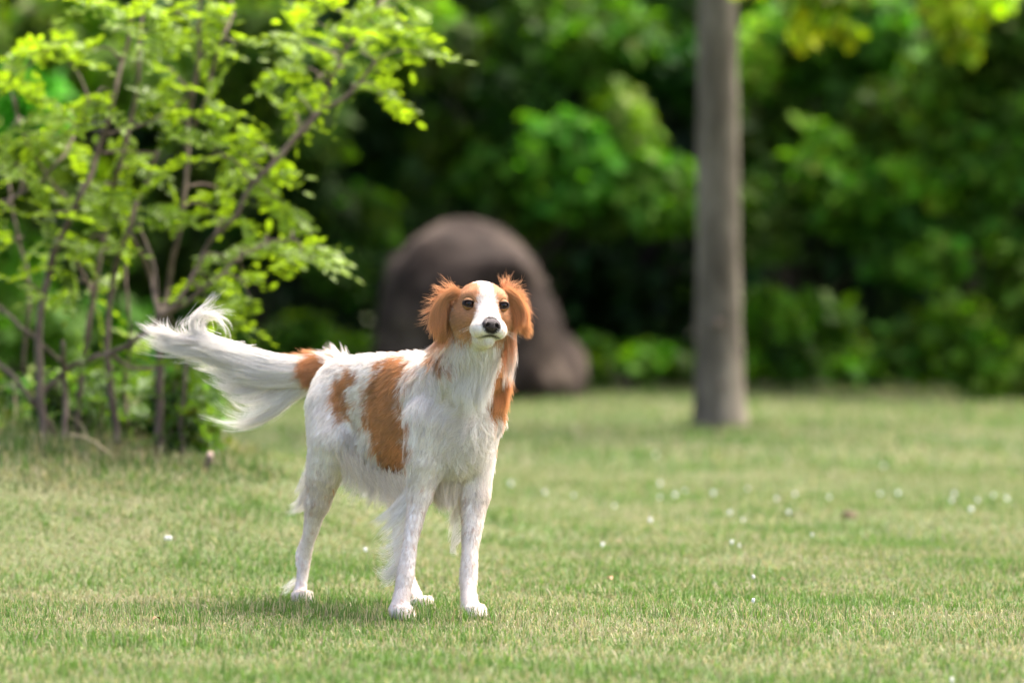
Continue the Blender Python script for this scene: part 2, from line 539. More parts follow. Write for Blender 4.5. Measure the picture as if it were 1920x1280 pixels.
# taller trees close behind the shrubs
rt = np.random.default_rng(21)
TREES = [(-4.3, 20.6, 'far tree behind the light green shrub'), (-1.5, 21.2, 'dark tree standing behind the dark green shrub'), (.9, 21.0, 'dark tree standing behind the boulder and its shrub'),
         (2.9, 20.8, 'dark tree rising behind the slim trunk'), (5.2, 20.4, 'dark tree behind the drooping shrub')]
for j, (tx, ty, lab) in enumerate(TREES):
    pts = []
    for q in range(26):
        a = rt.uniform(0, 6.28); rr = rt.uniform(.1, 1.5)
        pts.append((tx + rr * math.cos(a), ty + rr * math.sin(a) * .7, rt.uniform(.3, 3.2) if q < 20 else rt.uniform(3, 5.6), rt.uniform(.45, .8)))
    shrub('broadleaf_tree', lab, (tx, ty, 0), pts, 12000, .14, (.02, .055, .008), 300 + j, cat='tree', group='trees behind the shrubs', r0=.05)
# the wood beyond
pts = [(rt.uniform(-16, 16), rt.uniform(26, 31), rt.uniform(.2, 9), rt.uniform(.9, 1.6)) for q in range(170)]
pts += [(rt.uniform(-8, 8), rt.uniform(24, 28), rt.uniform(.2, 3.4), rt.uniform(.6, 1.0)) for q in range(150)]
V, T, c = leaf_cloud(np.array(pts)[:, :3], np.array(pts)[:, 3], 75000, .26, (.022, .055, .010), 900)
o = link('woodland', np_mesh('woodland', V, tris=T, mat=M_HEDGE, vcol=c))
tag(o, 'dark wood beyond the garden trees', 'woodland', kind='stuff')


# ------------------------------------------------------------------ implicit surfaces
class Field:
    def __init__(self, lo, hi, h):
        self.lo = np.array(lo, float); self.h = h
        self.n = np.ceil((np.array(hi) - self.lo) / h).astype(int) + 1
        self.D = np.full(self.n, .2, np.float32)

    def box(self, lo, hi):
        a = np.clip(np.floor((lo - self.lo) / self.h).astype(int), 0, self.n - 1)
        b = np.clip(np.ceil((hi - self.lo) / self.h).astype(int) + 1, 1, self.n)
        sl = tuple(slice(a[i], b[i]) for i in range(3))
        g = [self.lo[i] + self.h * np.arange(a[i], b[i]) for i in range(3)]
        return sl, np.stack(np.meshgrid(*g, indexing='ij'), -1).astype(np.float32)

    def add(self, fn, lo, hi, k=.01, sub=False):
        pad = .05
        sl, P = self.box(np.array(lo) - pad, np.array(hi) + pad)
        sh = P.shape[:3]
        d = fn(P.reshape(-1, 3)).reshape(sh)
        o = self.D[sl]
        if sub:
            d = -d
            h = np.clip(.5 - .5 * (d - o) / k, 0, 1)      # smooth max
            self.D[sl] = d * (1 - h) + o * h + k * h * (1 - h)
        else:
            h = np.clip(.5 + .5 * (d - o) / k, 0, 1)
            self.D[sl] = d * (1 - h) + o * h - k * h * (1 - h)

    def mesh(self):
        g = openvdb.FloatGrid(.2)
        g.copyFromArray(self.D)
        v, q = g.convertToQuads(0.0)
        return v * self.h + self.lo, q[:, ::-1].astype(np.int64)


def cone_d(P, a, ra, b, rb):
    ab = b - a
    t = np.clip(((P - a) @ ab) / max(ab @ ab, 1e-12), 0, 1)
    return np.linalg.norm(P - a - t[:, None] * ab, axis=1) - (ra + t * (rb - ra))


def chain_d(P, pts, rs):
    if len(pts) == 1:
        return np.linalg.norm(P - pts[0], axis=1) - rs[0]
    d = None
    for i in range(len(pts) - 1):
        e = cone_d(P, pts[i], rs[i], pts[i + 1], rs[i + 1])
        d = e if d is None else np.minimum(d, e)
    return d


def ell_d(P, c, ax, r):
    """ellipsoid, ax = rows of axes, r = radii"""
    q = (P - c) @ np.asarray(ax).T / np.asarray(r)
    n = np.linalg.norm(q, axis=1)
    g = np.linalg.norm(q / np.asarray(r), axis=1)
    return n * (n - 1) / np.maximum(g, 1e-6)


# ------------------------------------------------------------------ boulder
def make_boulder():
    D0 = 26.2
    s = D0 / F
    fl = Field((-1.0, 15.4, -.1), (.75, 17.1, 1.2), .03)
    I = np.eye(3)
    for (px, py, rx, rz, dd, ry) in ((868, 585, 162, 172, 0, .55), (960, 645, 110, 120, .0, .5), (1045, 698, 68, 68, .2, .35), (800, 560, 80, 90, -.1, .4), (930, 520, 80, 70, -.1, .4), (840, 680, 140, 130, 0, .5), (900, 710, 190, 100, 0, .55)):
        c = W(px, py, D0 + dd)
        fl.add(lambda P, c=c, r=(rx * s, ry, rz * s): ell_d(P, c, I, r), c - .65, c + .65, .1)
    V, q = fl.mesh()
    base = np.array([W(900, 700, D0)[0], D0 - 10, 0])
    V = V + .05 * np.stack([nz(V, 4, 1), nz(V, 4, 2), nz(V, 4, 3)], -1) + .012 * np.stack([nz(V, 13, 4), nz(V, 13, 5), nz(V, 13, 6)], -1)
    o = link('boulder', np_mesh('boulder', V - base, quads=q, mat=M_ROCK, smooth=True))
    o.location = base
    tag(o, 'large rounded grey brown boulder at the edge of the lawn behind the dog', 'boulder')


make_boulder()


# ------------------------------------------------------------------ slim tree
def make_tree():
    D0 = 21.86
    base = np.array([W(1350, 800, D0)[0], D0 - 10, 0.0])
    e = empty('slim_tree', base)
    zs = np.array([-.05, .03, .1, .25, .5, .9, 1.3, 1.8, 2.4, 3.0, 3.6])
    rr = np.array([.15, .132, .121, .112, .106, .101, .097, .094, .090, .085, .07])
    xs = np.array([.004, .0, -.002, -.004, -.006, -.008, -.01, -.013, -.018, -.02, -.03])
    n = 60
    zz = np.linspace(zs[0], zs[-1], n)
    P = np.stack([np.interp(zz, zs, xs), .01 * np.sin(zz * 2), zz], -1)
    V, Q, T = tube(P, np.interp(zz, zs, rr), 28, wob=.035)
    link('trunk', np_mesh('trunk', V, quads=Q, tris=T, mat=M_TREEBARK, smooth=True), e)
    # knots on the bark
    for (px, py) in ((1346, 607), (1352, 722)):
        p = W(px, py, D0 - .1) - base
        kv, kq, kt = tube(np.array([p + [0, .02, 0], p + [0, -.006, 0], p + [0, -.02, 0]]), [.03, .024, .01], 10)
        link('knot', np_mesh('knot', kv, quads=kq, tris=kt, mat=M_BARK, smooth=True), e)
    r = np.random.default_rng(5)
    geo, cl = [], []
    for q in range(11):
        a = q * 2.4 + .3; ln = r.uniform(1.1, 1.9)
        s0 = np.array([-.02, 0, r.uniform(2.5, 3.5)])
        tip = s0 + np.array([math.cos(a) * ln, math.sin(a) * ln, r.uniform(.4, 1.6)])
        mid = (s0 + tip) / 2 + np.array([0, 0, .25])
        geo.append(tube(smooth_line([s0, mid, tip], 9), np.linspace(.04, .01, 9), 6))
        for t in (.6, .8, 1.0):
            cl.append((*(s0 + (tip - s0) * t + r.normal(size=3) * .15), .42))
    # two low twigs whose leaves hang into view
    low = [((1535, 10), 21.0, .13), ((1582, 50), 21.0, .07), ((1505, 50), 21.1, .08), ((1545, -25), 21, .2), ((1800, 20), 20.6, .15), ((1815, 70), 20.6, .09), ((1770, -20), 20.7, .16), ((1850, -30), 20.7, .16), ((1392, -20), 21.4, .06)]
    for tgt in ((1545, 5), (1800, 5), (1398, -40)):
        p = W(tgt[0], tgt[1], 21.0 if tgt[0] < 1700 else 20.6) - base
        s0 = np.array([0, 0, 2.75])
        geo.append(tube(smooth_line([s0, s0 + (p - s0) * .5 + np.array([0, 0, .35]), p], 12), np.linspace(.03, .006, 12), 6))
    V, Q, T = join_geo(geo)
    link('limbs', np_mesh('limbs', V, quads=Q, tris=T, mat=M_BARK, smooth=True), e)
    lc = [(*(W(p[0], p[1], d) - base), rd) for (p, d, rd) in low]
    A = np.array(cl)
    V1, T1, c1 = leaf_cloud(A[:, :3], A[:, 3], 3800, .11, (0.1032, 0.1892, 0.0103), 41)
    B = np.array(lc)
    V2, T2, c2 = leaf_cloud(B[:, :3], B[:, 3], 520, .085, (0.2580, 0.3440, 0.0103), 42, wob=.2, droop=.9)  # leaf colour brightened, as if sun shone through these hanging leaves
    V2[:, 2] += 0
    V, _, T = join_geo([(V1, None, T1), (V2, None, T2)])
    link('crown', np_mesh('crown', V, tris=T, mat=M_HEDGE, vcol=np.vstack([c1, c2])), e)
    tag(e, 'slim straight tree with bare grey brown trunk standing on the lawn', 'tree')


make_tree()


# ------------------------------------------------------------------ the twiggy shrub with pinnate leaves
def leaf_mesh(seed):
    """a compound leaf: thin rachis along +X, paired oval leaflets and one at the end"""
    r = np.random.default_rng(seed)
    L = 1.0
    n = r.integers(5, 7)
    ang = np.linspace(0, 1, 8)
    bend = r.uniform(.12, .35)
    ra = np.stack([ang * L, .05 * np.sin(ang * 3) * r.normal(), -bend * ang ** 2 + .06 * ang], -1)
    geo = [tube(ra, np.linspace(.012, .006, 8), 4)]
    cols = [np.tile([.16, .24, .03], (len(geo[0][0]), 1))]

    def leaflet(p, d, ln, wd, cup):
        d = unit(d)
        side = unit(np.cross(np.array([0, 0, 1.]) + r.normal(size=3) * .35, d)); nn = np.cross(d, side)
        t = np.array([0, .18, .45, .75, 1.0]); w = np.array([0, .72, 1.0, .7, 0])
        v = [p]
        for k in (1, 2, 3):
            c = p + d * ln * t[k]
            v += [c - side * wd * w[k] + nn * cup * wd, c - nn * cup * .3 * wd, c + side * wd * w[k] + nn * cup * wd]
        v.append(p + d * ln)
        v = np.array(v)
        tr = [(0, 2, 1), (0, 3, 2), (1, 2, 5), (1, 5, 4), (2, 3, 6), (2, 6, 5), (4, 5, 8), (4, 8, 7), (5, 6, 9), (5, 9, 8), (7, 8, 10), (8, 9, 10)]
        geo.append((v, None, np.array(tr)))
        base = np.array([.20, .31, .018]) * r.uniform(.75, 1.2)
        cols.append(np.tile(base, (len(v), 1)))

    for k in range(n):
        t = .2 + .75 * k / n
        p = np.array([np.interp(t, ang, ra[:, i]) for i in range(3)])
        ln = .27 * (1 - .35 * abs(t - .5)) * r.uniform(.85, 1.1)
        for s in (-1, 1):
            leaflet(p, np.array([.35 + .3 * t, s * 1.0, r.uniform(-.15, .35)]), ln, ln * .25, r.uniform(.05, .35))
    leaflet(ra[-1], np.array([1, .1 * r.normal(), -.3]), .27, .07, .2)
    V, Q, T = join_geo(geo)
    return np_mesh('leaf', V, quads=Q, tris=T, mat=M_LEAF, vcol=np.vstack(cols), smooth=True)


def make_bush():
    D0 = 13.3
    base = np.array([W(180, 840, D0)[0], D0 - 10, 0.0])
    base[2] = ground_z(base[0], base[1])
    e = empty('twiggy_shrub', base)
    r = np.random.default_rng(8)
    S = [  # stems: pixel polylines, distance offset, base radius px, tip radius px
        ([(88, 850), (72, 700), (75, 600), (105, 470), (150, 370), (185, 280), (215, 180), (235, 90), (262, -30)], 0., 11, 4),
        ([(140, 840), (152, 700), (160, 630), (185, 510), (205, 410), (225, 310), (245, 220), (262, 130), (268, -20)], .15, 8, 4),
        ([(222, 840), (205, 700), (200, 600), (212, 520), (240, 430), (272, 350), (300, 285)], .05, 9, 5),
        ([(302, 860), (300, 760), (300, 650), (298, 590), (280, 520), (262, 470), (245, 440)], -.05, 11, 4),
        ([(118, 830), (120, 720), (118, 640)], -.1, 8, 6),
        ([(60, 760), (130, 690), (230, 650), (290, 605), (350, 545), (385, 465), (430, 420), (470, 350), (530, 290), (590, 215), (650, 180), (706, 115)], -.1, 7, 4.5),
        ([(530, 290), (580, 235), (610, 180), (640, 110), (690, 40), (720, -20)], -.1, 5, 3),
        ([(300, 600), (315, 540), (332, 450), (345, 350), (352, 240), (372, 120), (375, -20)], .1, 8, 4),
        ([(352, 250), (385, 195), (400, 140), (420, 70), (440, 30)], .1, 5, 2.5),
        ([(200, 250), (245, 240), (290, 225), (330, 200), (370, 165)], .0, 4, 2.5),
        ([(-20, 560), (60, 630), (125, 690)], .1, 5, 5),
        ([(-20, 660), (50, 735), (90, 790), (110, 850)], .0, 5, 6),
        ([(-20, 390), (60, 350), (110, 300), (145, 240), (166, 190)], .05, 5, 3),
        ([(20, 170), (45, 250), (75, 310), (120, 365), (140, 400)], .1, 3, 4),
        ([(115, 450), (150, 500), (175, 560), (165, 640)], .2, 3, 4),
        ([(195, 285), (240, 285), (300, 290)], .05, 3, 3),
        ([(200, 660), (250, 690), (300, 690)], .0, 5, 5),
        ([(300, 600), (360, 560), (410, 520), (450, 480)], -.15, 7, 4),
        ([(450, 480), (500, 455), (545, 450)], -.15, 4, 2.5),
        ([(345, 870), (342, 780), (350, 690), (370, 620)], -.1, 6, 3),
        ([(330, 860), (322, 800), (330, 720)], .1, 5, 3),
        ([(240, 800), (235, 720), (245, 600), (230, 470)], .25, 5, 3),
        ([(300, 590), (285, 500), (262, 420)], .0, 6, 4),
        ([(40, 700), (55, 560), (30, 420), (10, 330)], .3, 5, 3),
    ]
    stem_pts = []
    for pl, dd, ra, rb in S:
        P = np.array([W(px, py, D0 + dd + .04 * r.normal()) for px, py in pl])
        P = smooth_line(P, 5 * len(pl))
        lowest = np.argmin(P[:, 2])
        P = P + np.stack([nz(P, 25, 1), nz(P, 25, 2), nz(P, 25, 3)], -1) * .006
        if pl[0][1] >= 820 and lowest == 0: P[0, 2] = ground_z(P[0, 0], P[0, 1]) - .02
        V, Q, T = tube(P, np.linspace(ra, rb, len(P)) * .8 / F * D0, 7, wob=.15)
        link('stem', np_mesh('stem', V - base, quads=Q, tris=T, mat=M_BARK, smooth=True), e)
        stem_pts.append(P)
    SP = np.vstack(stem_pts)
    CLU = [(30, 110), (15, 160), (45, 175), (170, 95), (130, 120), (110, 80), (200, 15), (250, 40), (65, 205), (110, 225), (170, 190), (60, 260), (15, 310), (130, 280), (20, 240), (85, 290),
           (290, 60), (330, 25), (420, 60), (445, 85), (310, 120), (390, 110), (330, 175), (295, 190), (395, 190), (360, 220), (410, 30), (370, 60), (280, 10),
           (450, 285), (400, 280), (480, 265), (430, 300), (530, 290), (545, 230), (555, 190), (590, 150), (640, 130), (600, 100), (680, 95), (720, 60), (760, 45), (650, 60), (620, 20), (570, 75), (700, 15), (745, 10), (780, 60), (795, 105), (720, 185), (705, 140), (560, 130), (660, 170), (590, 40),
           (200, 350), (250, 320), (175, 360), (230, 370), (400, 390), (440, 370), (500, 340), (530, 380), (420, 420), (480, 330), (10, 460), (20, 530), (5, 400), (120, 470), (160, 460), (185, 480), (100, 500), (135, 550), (170, 560), (265, 390), (215, 410), (150, 400),
           (480, 470), (430, 500), (505, 470), (545, 445), (570, 480), (590, 490), (460, 520), (390, 530), (470, 560), (420, 590), (360, 410), (325, 240), (90, 400), (40, 340), (390, 560), (310, 330), (440, 610), (270, 660), (330, 640)]
    variants = [leaf_mesh(60 + q) for q in range(7)]
    spots, twigs = [], []
    for (px, py) in CLU:
        dd = r.uniform(-.28, .3)
        c = W(px, py, D0 + dd)
        k = np.argmin(np.linalg.norm((SP - c) * np.array([1, .4, 1]), axis=1))
        s = SP[k]
        ln = np.linalg.norm(c - s)
        if ln > .03:
            twigs.append(tube(smooth_line([s, (s + c) / 2 + np.array([0, 0, .02]) + r.normal(size=3) * .012, c], 6), np.linspace(.004, .0018, 6), 5))
        out = unit(c - s) if ln > .02 else np.array([0, 0, 1.])
        for q in range(r.integers(4, 6) if py < 620 else 3):
            d = unit(out * .5 + r.normal(size=3) * np.array([.75, .75, .45]) + np.array([0, 0, .12]))
            spots.append((c - out * ln * r.uniform(0, .5) * .3 + r.normal(size=3) * .006, d, r.uniform(.09, .152), 0))
    # small leaves of the suckers at the foot
    for q in range(60):
        px, py = r.normal(345, 30), r.uniform(660, 845)
        c = W(px, py, D0 + r.uniform(-.2, .25))
        spots.append((c, unit(r.normal(size=3) + np.array([0, 0, .4])), r.uniform(.06, .10), 1))
    for q in range(34):
        px, py = r.uniform(100, 300), r.uniform(680, 800)
        c = W(px, py, D0 + r.uniform(-.1, .45))
        spots.append((c, unit(r.normal(size=3) + np.array([0, 0, .8])), r.uniform(.07, .12), 1))
    for V, Q, T in twigs:
        link('twig', np_mesh('twig', V - base, quads=Q, tris=T, mat=M_BARK, smooth=True), e)

    def frame(d):
        x = Vector(d); up = Vector((random.gauss(0, .35), random.gauss(-.25, .35), 1))
        y = up.cross(x).normalized(); z = x.cross(y)
        from mathutils import Matrix
        return Matrix((x, y, z)).transposed()
    order = sorted(range(len(spots)), key=lambda i: -spots[i][2] * (.7 if spots[i][3] else 1))
    rest = []
    for n_, i in enumerate(order):
        c, d, s, kind = spots[i]
        m = frame(d)
        if n_ < 300:
            o = bpy.data.objects.new('leaf', variants[n_ % 7])
            COL.objects.link(o)
            o.parent = e
            o.location = Vector(c - base)
            o.rotation_euler = m.to_euler()
            o.scale = (s, s, s)
        else:
            me = variants[n_ % 7]
            co = np.empty(len(me.vertices) * 3, np.float32); me.vertices.foreach_get('co', co)
            co = co.reshape(-1, 3) * s @ np.array(m).T + (c - base)
            tr = np.array([p.vertices[:] + ((p.vertices[0],) if False else ()) for p in me.polygons if len(p.vertices) == 3])
            cc = np.tile((np.array([0.1634, 0.2580, 0.0172]) if kind == 0 else np.array([.10, .19, .02])) * r.uniform(.7, 1.2), (len(co), 1))
            rest.append((co, None, tr, cc))
    if rest:
        V, Q, T = join_geo([(a, b, c) for a, b, c, _ in rest])
        o = link('foliage', np_mesh('foliage', V, tris=T, mat=M_LEAF, vcol=np.vstack([x[3] for x in rest]), smooth=True), e)
        o['kind'] = 'stuff'
    tag(e, 'tall twiggy shrub with bright yellow green pinnate leaves on the grassy bank', 'shrub')


make_bush()


def make_undergrowth():
    r = np.random.default_rng(71)
    pts = []
    for q in range(60):
        px = r.uniform(-60, 385); py = r.uniform(720, 845)
        p = W(px, py, 13.75 + r.uniform(-.2, .5))
        pts.append((*p, r.uniform(.05, .10)))
    for q in range(16):
        p = W(r.uniform(310, 385), r.uniform(690, 850), 13.35 + r.uniform(-.15, .2))
        pts.append((*p, r.uniform(.04, .07)))
    A = np.array(pts)
    A[:, 2] = np.maximum(A[:, 2], ground_z(A[:, 0], A[:, 1]) + .04)
    V, T, c = leaf_cloud(A[:, :3], A[:, 3], 4600, .034, (.06, .105, .02), 72, wob=.25, droop=.1, var=.4)
    o = link('undergrowth', np_mesh('undergrowth', V, tris=T, mat=M_HEDGE, vcol=c))
    tag(o, 'low leafy weeds growing round the foot of the twiggy shrub', 'weeds', kind='stuff')


make_undergrowth()


# ------------------------------------------------------------------ the dog
DOG = np.array([W(720, 1150, 10.2)[0], .2, 0.0])
FWD = np.array([.535, -.845, 0.]); LEFT = np.array([.845, .535, 0.]); UP = np.array([0, 0, 1.])
PELV = W(640, 740, 10.47)


def ch(pts, shrink=0.):
    p = np.array([W(a, b, c) for a, b, c, _ in pts]); r = np.array([q[3] - shrink for q in pts])
    return p, r


# head frame: a = image right (dog's left), b = forward, c = up; origin between the eyes
yaw = math.radians(10); roll = math.radians(-3.0)
HE = W(911, 571, 9.90)
hb = np.array([math.sin(yaw), -math.cos(yaw), .03]); hb /= np.linalg.norm(hb)
ha0 = unit(np.cross(hb, UP)); hc0 = np.cross(ha0, hb)
ha = math.cos(roll) * ha0 - math.sin(roll) * hc0; hc = math.sin(roll) * ha0 + math.cos(roll) * hc0
HAX = np.stack([ha, hb, hc])


def H(a, b, c):
    return HE + a * ha + b * hb + c * hc


def to_head(P):
    return (P - HE) @ HAX.T


EYE = [H(-.0365, -.0015, .0), H(.0365, -.0015, .0)]
NOSE = H(0, .084, -.043)

CH = []  # chains: dict(name, fn, lo, hi, k, flow, len, lift, curl, dens)


def add_chain(name, pts, rs, k, flow, ln, lift=.25, curl=0., dens=1.):
    pts = np.asarray(pts); rs = np.asarray(rs)
    m = rs.max()
    CH.append(dict(name=name, fn=lambda P: chain_d(P, pts, rs), lo=pts.min(0) - m, hi=pts.max(0) + m, k=k, flow=np.asarray(flow, float), len=ln, lift=lift, curl=curl, dens=dens))


def add_ell(name, c, r, ax, k, flow, ln, lift=.25, curl=0., dens=1.):
    c = np.asarray(c); m = max(r)
    CH.append(dict(name=name, fn=lambda P: ell_d(P, c, ax, r), lo=c - m, hi=c + m, k=k, flow=np.asarray(flow, float), len=ln, lift=lift, curl=curl, dens=dens))


BODAX = np.stack([FWD, LEFT, UP])
DN = -UP
back_dn = unit(-FWD + .55 * DN)
# torso
add_ell('rib', W(775, 782, 10.24), (.165, .082, .122), BODAX, .04, back_dn, .017, .16)
add_ell('forechest', W(848, 785, 10.10), (.095, .079, .130), BODAX, .04, unit(DN + .15 * LEFT - .3 * FWD), .028, .21, 1.0)
add_ell('loin', W(700, 745, 10.38), (.135, .068, .080), BODAX, .04, back_dn, .017, .16)
add_ell('rump', W(648, 742, 10.47), (.085, .070, .080), BODAX, .03, unit(-FWD + .8 * DN), .017, .18)
add_chain('withers', *ch([(815, 715, 10.17, .058), (735, 712, 10.31, .054), (665, 718, 10.44, .050)]), .04, back_dn, .017, .16)
add_ell('belly', W(745, 835, 10.29), (.14, .055, .052), BODAX, .03, unit(-.5 * FWD + DN), .040, .28, .3)
# neck
add_chain('neck', *ch([(835, 735, 10.13, .08), (876, 690, 10.03, .065), (898, 635, 9.98, .052), (900, 600, 9.97, .047)]), .03, unit(DN - .25 * FWD), .030, .2, 1.0)
add_chain('ruff', *ch([(912, 668, 10.03, .030), (922, 715, 10.07, .030), (908, 775, 10.11, .040)]), .03, unit(DN + .2 * LEFT), .026, .26, .6)
# front legs
add_chain('fr_upper', *ch([(808, 790, 10.06, .055), (797, 860, 10.06, .045), (788, 925, 10.06, .026)]), .025, unit(DN - .35 * FWD), .015, .16, .3)
add_chain('fr_lower', *ch([(788, 925, 10.06, .024), (779, 965, 10.05, .0190), (769, 1015, 10.03, .0150), (760, 1078, 10.01, .0186), (755, 1106, 10.0, .0160), (750, 1136, 9.985, .0185)]), .010, unit(DN - .25 * FWD), .008, .16)
add_chain('fl_upper', *ch([(892, 790, 10.14, .050), (890, 860, 10.13, .043), (889, 925, 10.12, .033)]), .025, unit(DN - .35 * FWD), .015, .16, .3)
add_chain('fl_lower', *ch([(889, 925, 10.12, .031), (886, 980, 10.10, .0235), (881, 1030, 10.08, .0165), (878, 1085, 10.065, .0182), (878, 1110, 10.05, .0152), (881, 1132, 10.035, .0178)]), .010, unit(DN - .25 * FWD), .008, .16)
# rear legs
add_chain('rr_thigh', *ch([(626, 765, 10.44, .060), (624, 825, 10.40, .054), (609, 885, 10.42, .041), (595, 940, 10.44, .0262)]), .03, unit(DN - .45 * FWD), .014, .16, .2)
add_chain('rr_lower', *ch([(595, 940, 10.44, .0258), (585, 985, 10.46, .0180), (577, 1018, 10.475, .0130), (571, 1045, 10.49, .0142), (565, 1090, 10.49, .0124), (562, 1113, 10.48, .014)]), .012, unit(DN - .2 * FWD), .007, .16)
add_chain('rr_lower', *ch([(590, 945, 10.47, .010), (572, 1005, 10.50, .0058), (561, 1036, 10.52, .0085), (560, 1060, 10.51, .007)]), .008, unit(DN - .2 * FWD), .007, .16)
add_chain('rl_thigh', *ch([(695, 770, 10.53, .056), (722, 840, 10.47, .052), (748, 895, 10.42, .036), (752, 940, 10.42, .025)]), .03, unit(DN - .45 * FWD), .02, .22, .2)
add_chain('rl_lower', *ch([(752, 940, 10.42, .024), (750, 1000, 10.44, .0155), (752, 1040, 10.44, .0150), (769, 1090, 10.36, .0112), (779, 1118, 10.31, .0128)]), .012, unit(DN - .2 * FWD), .007, .16)


def paw(name, px, py, D, s=1.0, turn=0.):
    c = W(px, py, D)
    c[2] = .021 * s
    fw = unit(FWD * math.cos(turn) + LEFT * math.sin(turn)); lf = np.cross(UP, fw)
    ax = np.stack([fw, lf, UP])
    add_ell(name, c + fw * .006, (.034 * s, .024 * s, .019 * s), ax, .012, unit(fw + .5 * DN), .006, .2)
    for q, o in enumerate((-.0165, -.0058, .0058, .0165)):
        t = c + fw * ((.030 if q in (1, 2) else .023) * s) + lf * o * s
        add_chain(name, np.array([t + UP * .006, t + fw * .012 * s - UP * .007]), np.array([.0105, .0095]) * s, .005, unit(fw + .5 * DN), .005, .2)


paw('fr_paw', 746, 1150, 9.985, 0.84, .1)
paw('fl_paw', 884, 1148, 10.03, 0.84, -.1)
paw('rr_paw', 561, 1122, 10.46, .80, .0)
paw('rl_paw', 785, 1136, 10.28, .80, .15)
# tail bone
TAILP = [(628, 695, 10.57, .030), (590, 692, 10.60, .027), (545, 690, 10.62, .022), (500, 681, 10.62, .018), (455, 667, 10.61, .014), (410, 654, 10.6, .010), (360, 643, 10.6, .007), (315, 634, 10.6, .004)]
add_chain('tail', *ch(TAILP), .02, unit(W(400, 660, 10.6) - W(600, 690, 10.6)), .035, .2, .2)
NB = len(CH)
# head
away = None
add_ell('skull', H(0, -.052, .002), (.0515, .066, .0465), HAX, .02, (0, 0, 0), .007, .25)
add_ell('brow', H(-.027, -.018, .014), (.021, .022, .017), HAX, .012, (0, 0, 0), .006, .25)
add_ell('brow', H(.027, -.018, .014), (.021, .022, .017), HAX, .012, (0, 0, 0), .006, .25)
add_ell('cheek', H(-.032, -.045, -.030), (.029, .042, .038), HAX, .02, (0, 0, 0), .013, .3)
add_ell('cheek', H(.032, -.045, -.030), (.029, .042, .038), HAX, .02, (0, 0, 0), .013, .3)
add_chain('muzzle', np.array([H(0, -.012, -.026), H(0, .03, -.038), H(0, .066, -.046)]), np.array([.0335, .0275, .0225]), .02, (0, 0, 0), .0045, .25)
add_ell('flew', H(-.0175, .046, -.053), (.0195, .036, .0195), HAX, .010, (0, 0, 0), .005, .25)
add_ell('flew', H(.0175, .046, -.053), (.0195, .036, .0195), HAX, .010, (0, 0, 0), .005, .25)
add_chain('jaw', np.array([H(0, -.04, -.064), H(0, .02, -.070), H(0, .056, -.0745)]), np.array([.028, .018, .0115]), .008, (0, 0, 0), .007, .3)
# ears
earflow_r = unit(W(805, 620, 9.96) - W(846, 540, 9.97)); earflow_l = unit(W(992, 620, 9.97) - W(955, 540, 9.98))
add_chain('ear', np.array([W(853, 552, 9.985), W(837, 562, 9.965), W(827, 592, 9.955), W(823, 624, 9.955)]), np.array([.012, .013, .0135, .008]), .012, earflow_r, .018, .3, .4, 1.3)
add_chain('ear', np.array([W(840, 562, 9.975), W(840, 595, 9.97), W(832, 628, 9.965)]), np.array([.010, .011, .007]), .010, earflow_r, .018, .25, .3, 1.3)
add_chain('ear', np.array([W(953, 552, 9.99), W(967, 562, 9.975), W(977, 588, 9.97), W(985, 616, 9.965)]), np.array([.012, .013, .013, .008]), .012, earflow_l, .014, .35, .4, 1.3)

t_f = Field((-.86, -.30, -.004), (.13, .76, .76), .0034)
for c_ in CH:
    t_f.add(c_['fn'], c_['lo'], c_['hi'], c_['k'])
# eye sockets, mouth line, nostril side
for ey in EYE:
    t_f.add(lambda P, ey=ey: np.linalg.norm(P - ey, axis=1) - .0112, ey - .012, ey + .012, .006, sub=True)
mouth = [np.array([H(s * .033, .010, -.079), H(s * .032, .03, -.078), H(s * .024, .060, -.0735), H(s * .010, .074, -.068), H(0, .077, -.065)]) for s in (-1, 1)]
DV, DQ = t_f.mesh()


# keep only the big connected skin (drop stray islands if any) and relax it slightly
def relax(V, Q, it=2, lam=.45):
    e = np.vstack([Q[:, [0, 1]], Q[:, [1, 2]], Q[:, [2, 3]], Q[:, [3, 0]]])
    for _ in range(it):
        S = np.zeros_like(V); N = np.zeros(len(V))
        np.add.at(S, e[:, 0], V[e[:, 1]]); np.add.at(S, e[:, 1], V[e[:, 0]])
        np.add.at(N, e[:, 0], 1); np.add.at(N, e[:, 1], 1)
        V = V * (1 - lam) + lam * S / np.maximum(N, 1)[:, None]
    return V


DV = relax(DV.astype(np.float64), DQ)


def vert_normals(V, Q):
    fn = np.cross(V[Q[:, 2]] - V[Q[:, 0]], V[Q[:, 3]] - V[Q[:, 1]])
    N = np.zeros_like(V)
    for k in range(4): np.add.at(N, Q[:, k], fn)
    return unit(N), .5 * np.linalg.norm(fn, axis=1)


DN_, DA = vert_normals(DV, DQ)
# make sure faces look outwards
if ((DN_ * (DV - DV.mean(0))).sum(1)).mean() < 0:
    DQ = DQ[:, ::-1]; DN_ = -DN_

# --- coat pattern
POLY = {
    'rump': [(650, 690), (672, 700), (660, 722), (652, 745), (656, 772), (662, 786), (645, 792), (628, 764), (616, 742), (632, 718)],
    'saddle': [(728, 673), (748, 668), (772, 676), (762, 700), (752, 730), (754, 762), (760, 790), (764, 830), (765, 866), (756, 890), (742, 900), (727, 896), (714, 868), (694, 815), (684, 788), (686, 740), (699, 702), (714, 684)],
    'spine': [(708, 664), (712, 650), (745, 650), (748, 662)],
    'nape': [(806, 640), (836, 650), (832, 680), (818, 682), (806, 666)],
    'shoulder': [(948, 668), (975, 700), (965, 760), (945, 778), (925, 785), (906, 775), (910, 735), (916, 700), (930, 680)],
}


